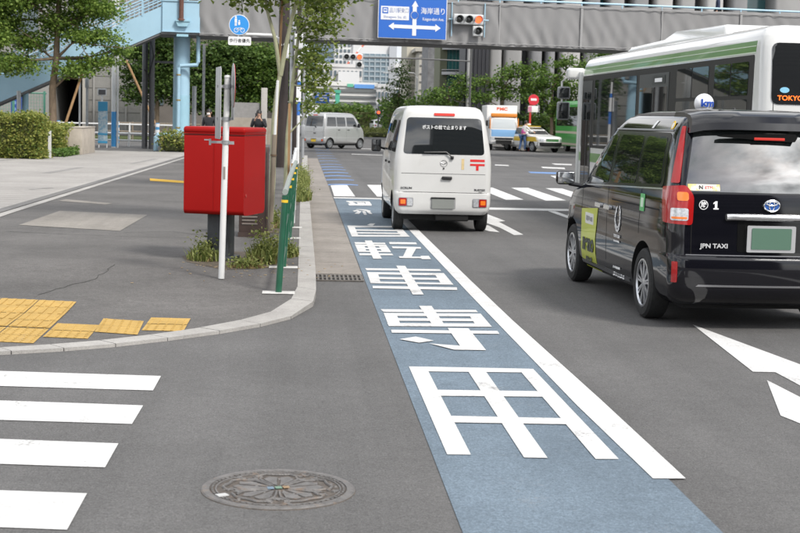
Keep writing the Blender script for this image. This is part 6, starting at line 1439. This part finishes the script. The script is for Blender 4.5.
# left building
Y = 98
b = thing('tiled_building', 'grey tiled building with a dark entrance opening behind the blue stairs', 'building', (0, Y, 0))
TW = grain_mat('grey_tile_wall', (.27, .262, .25), grain=.05, gscale=3, big=.12, bscale=.2, bump=.1)
xa, xo0, xo1, xb = X(-120, Y), X(54, Y), X(86, Y), X(140, Y)
zo = Zp(70, 73, Y)
MB().box(((xa+xo0)/2, 3, 9), (xo0-xa, 6, 18)).box(((xo1+xb)/2, 3, 9), (xb-xo1, 6, 18)).box(((xo0+xo1)/2, 3, (18+zo)/2), (xo1-xo0, 6, 18-zo)).build('wall', TW, b)
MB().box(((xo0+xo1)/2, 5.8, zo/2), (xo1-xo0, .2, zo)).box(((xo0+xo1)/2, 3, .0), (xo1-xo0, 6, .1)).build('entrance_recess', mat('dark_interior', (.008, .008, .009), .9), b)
for px in (94, 112, 126): MB().box((X(px, Y), -.03, 9), (.12, .1, 18)).build('pilaster', mat('pilaster_grey', (.33, .32, .31), .8), b)
for i in range(22): MB().box(((xo1+xb)/2, -.012, .8+.8*i), (xb-xo1, .03, .025)).build('tile_joint', mat('joint_dark', (.17, .165, .16), .9), b)
MB().box((X(86, Y), -.2, 9), (.35, .5, 18)).build('corner_pier', mat('corner_beige', (.40, .37, .33), .8), b)
win_grid(b, [X(20, Y), X(-20, Y), X(-60, Y)], [7.5, 11, 14.5], -.02, 2.4, 1.6)
strc(MB().box((-16, 91.5, .04), (24, 11, .08)).build('grass_strip_bank', grain_mat('lawn_far', (.07, .09, .03), grain=.4, gscale=8)))
b = thing('brown_building', 'long brown grey building wall behind the trees below the bridge', 'building', (-3.5, 125, 0)); MB().box((-6, 5, 6), (18, 10, 12)).build('wall', mat('brown_grey_wall', (.14, .125, .11), .85, var=.2, vscale=.5), b)
win_grid(b, [-13+2*i for i in range(8)], [3, 6, 9], -.02, 1.2, 1.4)
# unseen blocks added behind the viewer to put dark reflections in the vehicles' glass
BK = mat('reflection_block_dark', (.07, .07, .075), .6, var=.2, vscale=.3)
for x0_, x1_, h_, lb in ((9, 40, 40, 'tall dark block added unseen behind the viewer, mirrored at the right of the mail van window'), (3.2, 8.8, 24, 'lower dark block added unseen behind the viewer, mirrored in the middle of the mail van window')):
    b = thing('reflection_block', lb, 'building', (0, -75, 0)); MB().box(((x0_+x1_)/2, 0, h_/2), (x1_-x0_, 14, h_)).build('wall', BK, b)
    for i in range(int(h_/3.5)): MB().box(((x0_+x1_)/2, 7.05, 2.6+3.5*i), (x1_-x0_-.8, .1, 1.5)).build('window_band', mat('reflection_block_glass', (.02, .025, .03), .15, spec=.6), b)
# greenery far up the street
hedge('hedge', 'long leafy hedge along the far median below the white buildings', 2.6, 8.6, 178, 186, 0, 2.6, 2600, .45, LF_MID, 21, lump=.6)
hedge('hedge', 'low grass verge hedge on the near end of the median', 5.5, 8.0, 125, 150, 0, .45, 1500, .25, LF_GRASS, 22, lump=.2)
hedge('hedge', 'tall dark hedge along the right pavement behind the white mail van', 8.9, 12.0, 108, 114, 0, 2.4, 2600, .32, LF_DARK, 23, lump=.5)
hedge('hedge', 'dark hedge below the street trees before the grey columned building', 12.2, 19.0, 98, 101, 0, 1.7, 3400, .30, LF_DARK, 24, lump=.5)
hedge('hedge', 'bushes on the right kerb far up the street by the cream building', 9.0, 12.4, 150, 160, 0, 3.2, 1600, .40, LF_MID, 25, lump=.6)
flat('far_pavement', [[(11.5, 84), (40, 84), (40, 106), (11.5, 106)], [(10.2, 106), (20, 106), (20, 175), (10.2, 175)]], FOOT, .12)
strc(MB().box((25.7, 84, .05), (28.5, .25, .14)).box((11.5, 95, .05), (.2, 22, .14)).build('far_kerb', KERB))

# ---------------------------------------------------------------- people
SKIN = mat('skin', (.50, .30, .21), .5, var=.06, vscale=20); HAIR = mat('hair_black', (.012, .010, .009), .5)
def skin_mesh(V, E, R, name, m, parent, root=0, sub=1):
    me = bpy.data.meshes.new(name); me.from_pydata(V, E, []); o = bpy.data.objects.new(name, me); COL.objects.link(o)
    bm = bmesh.new(); bm.from_mesh(me); ly = bm.verts.layers.skin.verify(); bm.verts.ensure_lookup_table()
    for i, v in enumerate(bm.verts):
        r = R[i]; v[ly].radius = r if isinstance(r, tuple) else (r, r); v[ly].use_root = (i == root)
    bm.to_mesh(me); bm.free()
    k = o.modifiers.new('skin', 'SKIN'); k.use_smooth_shade = True
    s = o.modifiers.new('sub', 'SUBSURF'); s.levels = sub; s.render_levels = sub
    bpy.context.view_layer.update()
    me2 = bpy.data.meshes.new_from_object(o.evaluated_get(bpy.context.evaluated_depsgraph_get())); o.modifiers.clear(); o.data = me2
    me2.materials.clear(); me2.materials.append(m); me2.name = name; o.parent = parent
    return o
def person(label, loc, rz, top_m, leg_m, arms, hair_long=False, mask=False, lean=0., step=0., s=1., vest=None, phone=False):
    """arms: (elbow, wrist) offsets for the left and right arm, local x right, y forward"""
    t = thing('person', label, 'person', loc, rz); t.scale = (s, s, s)
    ly = lambda z: lean*max(0, z-.9)
    J = dict(pel=(0, 0, .93), sp=(0, ly(1.13), 1.13), ch=(0, ly(1.34)+.01, 1.34), nk=(0, ly(1.47), 1.47), hb=(0, ly(1.55)+.015, 1.56), hm=(0, ly(1.62)+.02, 1.63), ht=(0, ly(1.7)+.01, 1.70))
    V = []; E = []; R = []; I = {}
    def add(n, p, r, par=None):
        I[n] = len(V); V.append(tuple(p)); R.append(r)
        if par: E.append((I[par], I[n]))
    add('pel', J['pel'], (.15, .11)); add('sp', J['sp'], (.135, .10), 'pel'); add('ch', J['ch'], (.155, .11), 'sp'); add('cl', (0, ly(1.42)+.005, 1.425), (.085, .07), 'ch'); add('nk', J['nk'], .05, 'cl'); add('hb', J['hb'], (.07, .08), 'nk'); add('hm', J['hm'], (.078, .095), 'hb'); add('ht', J['ht'], (.055, .065), 'hm')
    for sg, nm in ((-1, 'l'), (1, 'r')):
        st_ = step*sg
        add('hip'+nm, (sg*.095, 0, .88), .088, 'pel'); add('kn'+nm, (sg*.10, .03+st_*.6, .49), .058, 'hip'+nm); add('an'+nm, (sg*.10, st_*.9-.02, .09), .038, 'kn'+nm); add('to'+nm, (sg*.115, st_*.9+.15, .035), (.042, .032), 'an'+nm)
        e, w = arms[0 if sg < 0 else 1]; yc = ly(1.4)
        add('sh'+nm, (sg*.185, yc, 1.41), .058, 'ch'); add('el'+nm, (sg*e[0], yc+e[1], e[2]), .042, 'sh'+nm); add('wr'+nm, (sg*w[0], yc+w[1], w[2]), .029, 'el'+nm)
        d = (Vector(V[I['wr'+nm]])-Vector(V[I['el'+nm]])).normalized(); wv = Vector(V[I['wr'+nm]]); sd = d.cross(Vector((1, .2, .1))).normalized()
        pm = wv+d*.06; add('pa'+nm, pm, (.032, .022), 'wr'+nm)
        for k, (o_, ln) in enumerate(((-.028, .062), (-.009, .074), (.010, .070), (.028, .055))):
            k1 = pm+d*.035+sd*o_; k2 = k1+d*ln*.55; k3 = k2+(d*.8-Vector((sg*.5, 0, 0))).normalized()*ln*.45
            add('f%d' % k+nm, k1, .010, 'pa'+nm); add('g%d' % k+nm, k2, .009, 'f%d' % k+nm); add('h%d' % k+nm, k3, .007, 'g%d' % k+nm)
        th = wv+d*.025-sd*.035; add('t1'+nm, th, .011, 'pa'+nm); add('t2'+nm, th+d*.04-sd*.012, .009, 't1'+nm)
    body = skin_mesh(V, E, R, 'body', SKIN, t)
    def cloth(names, scale_, name, m):
        ids = [I[n] for n in names]; mp_ = {k: i for i, k in enumerate(ids)}
        return skin_mesh([V[k] for k in ids], [(mp_[a], mp_[b]) for a, b in E if a in mp_ and b in mp_], [tuple(q*scale_+.012 for q in (R[k] if isinstance(R[k], tuple) else (R[k], R[k]))) for k in ids], name, m, t)
    cloth(['pel', 'sp', 'ch', 'cl']+[a+n for n in 'lr' for a in ('sh', 'el', 'wr')], 1.06, 'jacket', top_m)
    cloth(['pel']+[a+n for n in 'lr' for a in ('hip', 'kn', 'an')], 1.05, 'trousers', leg_m)
    cloth(['anl', 'tol'], 1.05, 'shoe', HAIR); cloth(['anr', 'tor'], 1.05, 'shoe', HAIR)
    if vest: cloth(['pel', 'sp', 'ch'], 1.16, 'vest', vest)
    hm = Vector(J['hm']); hr = MB()
    hr.lathe([(.0, .115), (.055, .10), (.090, .055), (.103, .0), (.098, -.05)], 20, Matrix.Translation(hm+Vector((0, -.015, .02))) @ Matrix.Rotation(.35, 4, 'X') @ Matrix.Diagonal((.90, 1.12, 1, 1)))
    if hair_long: hr.box(hm+Vector((0, -.075, -.10)), (.17, .07, .24), bev=.03)
    hr.build('hair', HAIR, t)
    fc = MB()
    for sg in (-1, 1): fc.lathe([(0, .006), (.012, .0)], 10, frame(hm+Vector((sg*.034, .098, -.005)), (-1, 0, 0), (0, 0, 1)))
    fc.build('eyes', HAIR, t)
    ns = MB().box(hm+Vector((0, .105, -.035)), (.022, .03, .045), bev=.008)
    for sg in (-1, 1): ns.box(hm+Vector((sg*.088, .0, -.02)), (.018, .035, .06), bev=.007)
    ns.build('nose_and_ears', SKIN, t)
    MB().box(hm+Vector((0, .088, -.075)), (.05, .012, .010), bev=.003).build('mouth', mat('lips', (.42, .16, .13), .5), t)
    if mask: MB().box(hm+Vector((0, .080, -.062)), (.115, .07, .085), bev=.03).build('face_mask', SW, t)
    if phone: MB().box(hm+Vector((.06, .22, -.07)), (.075, .012, .15), bev=.004).build('phone', M_BLACKTRIM, t)
    return t
down = ((.25, -.02, 1.14), (.27, .06, .90))
up_ = ((.24, .08, 1.17), (.11, .24, 1.40))
NAVY = mat('cloth_navy', (.025, .035, .075), .8, var=.15); DARK = mat('cloth_dark', (.020, .020, .024), .8, var=.2); DENIM = mat('cloth_denim', (.05, .10, .22), .85, var=.2); PINK = mat('cloth_magenta', (.48, .06, .26), .75, var=.1); WSH = mat('cloth_white', (.62, .60, .60), .8)
person('person in dark clothes holding a phone up to the face behind the post box', (-1.42, 48, Z0), rad(175), DARK, DARK, (up_, up_), True, False, .04, .05, 1.0, None, True)
person('person in a dark jacket with a white face mask seen left of the sign post', (-3.45, 54, Z0), rad(165), DARK, DARK, (down, down), False, True, 0, .1)
person('person with dark hair in a navy jacket walking on the footbridge', (19.3, 66.6, 6.16), rad(80), NAVY, DARK, (down, down), False, False, 0, .15)
person('person in a magenta vest and blue jeans bending towards the yellow roofed taxi', (12.45, 80.4, 0), rad(-70), WSH, DENIM, (((.22, .22, 1.2), (.18, .45, 1.12)), ((.22, .22, 1.2), (.18, .45, 1.12))), False, False, .25, .14, 1.0, PINK)
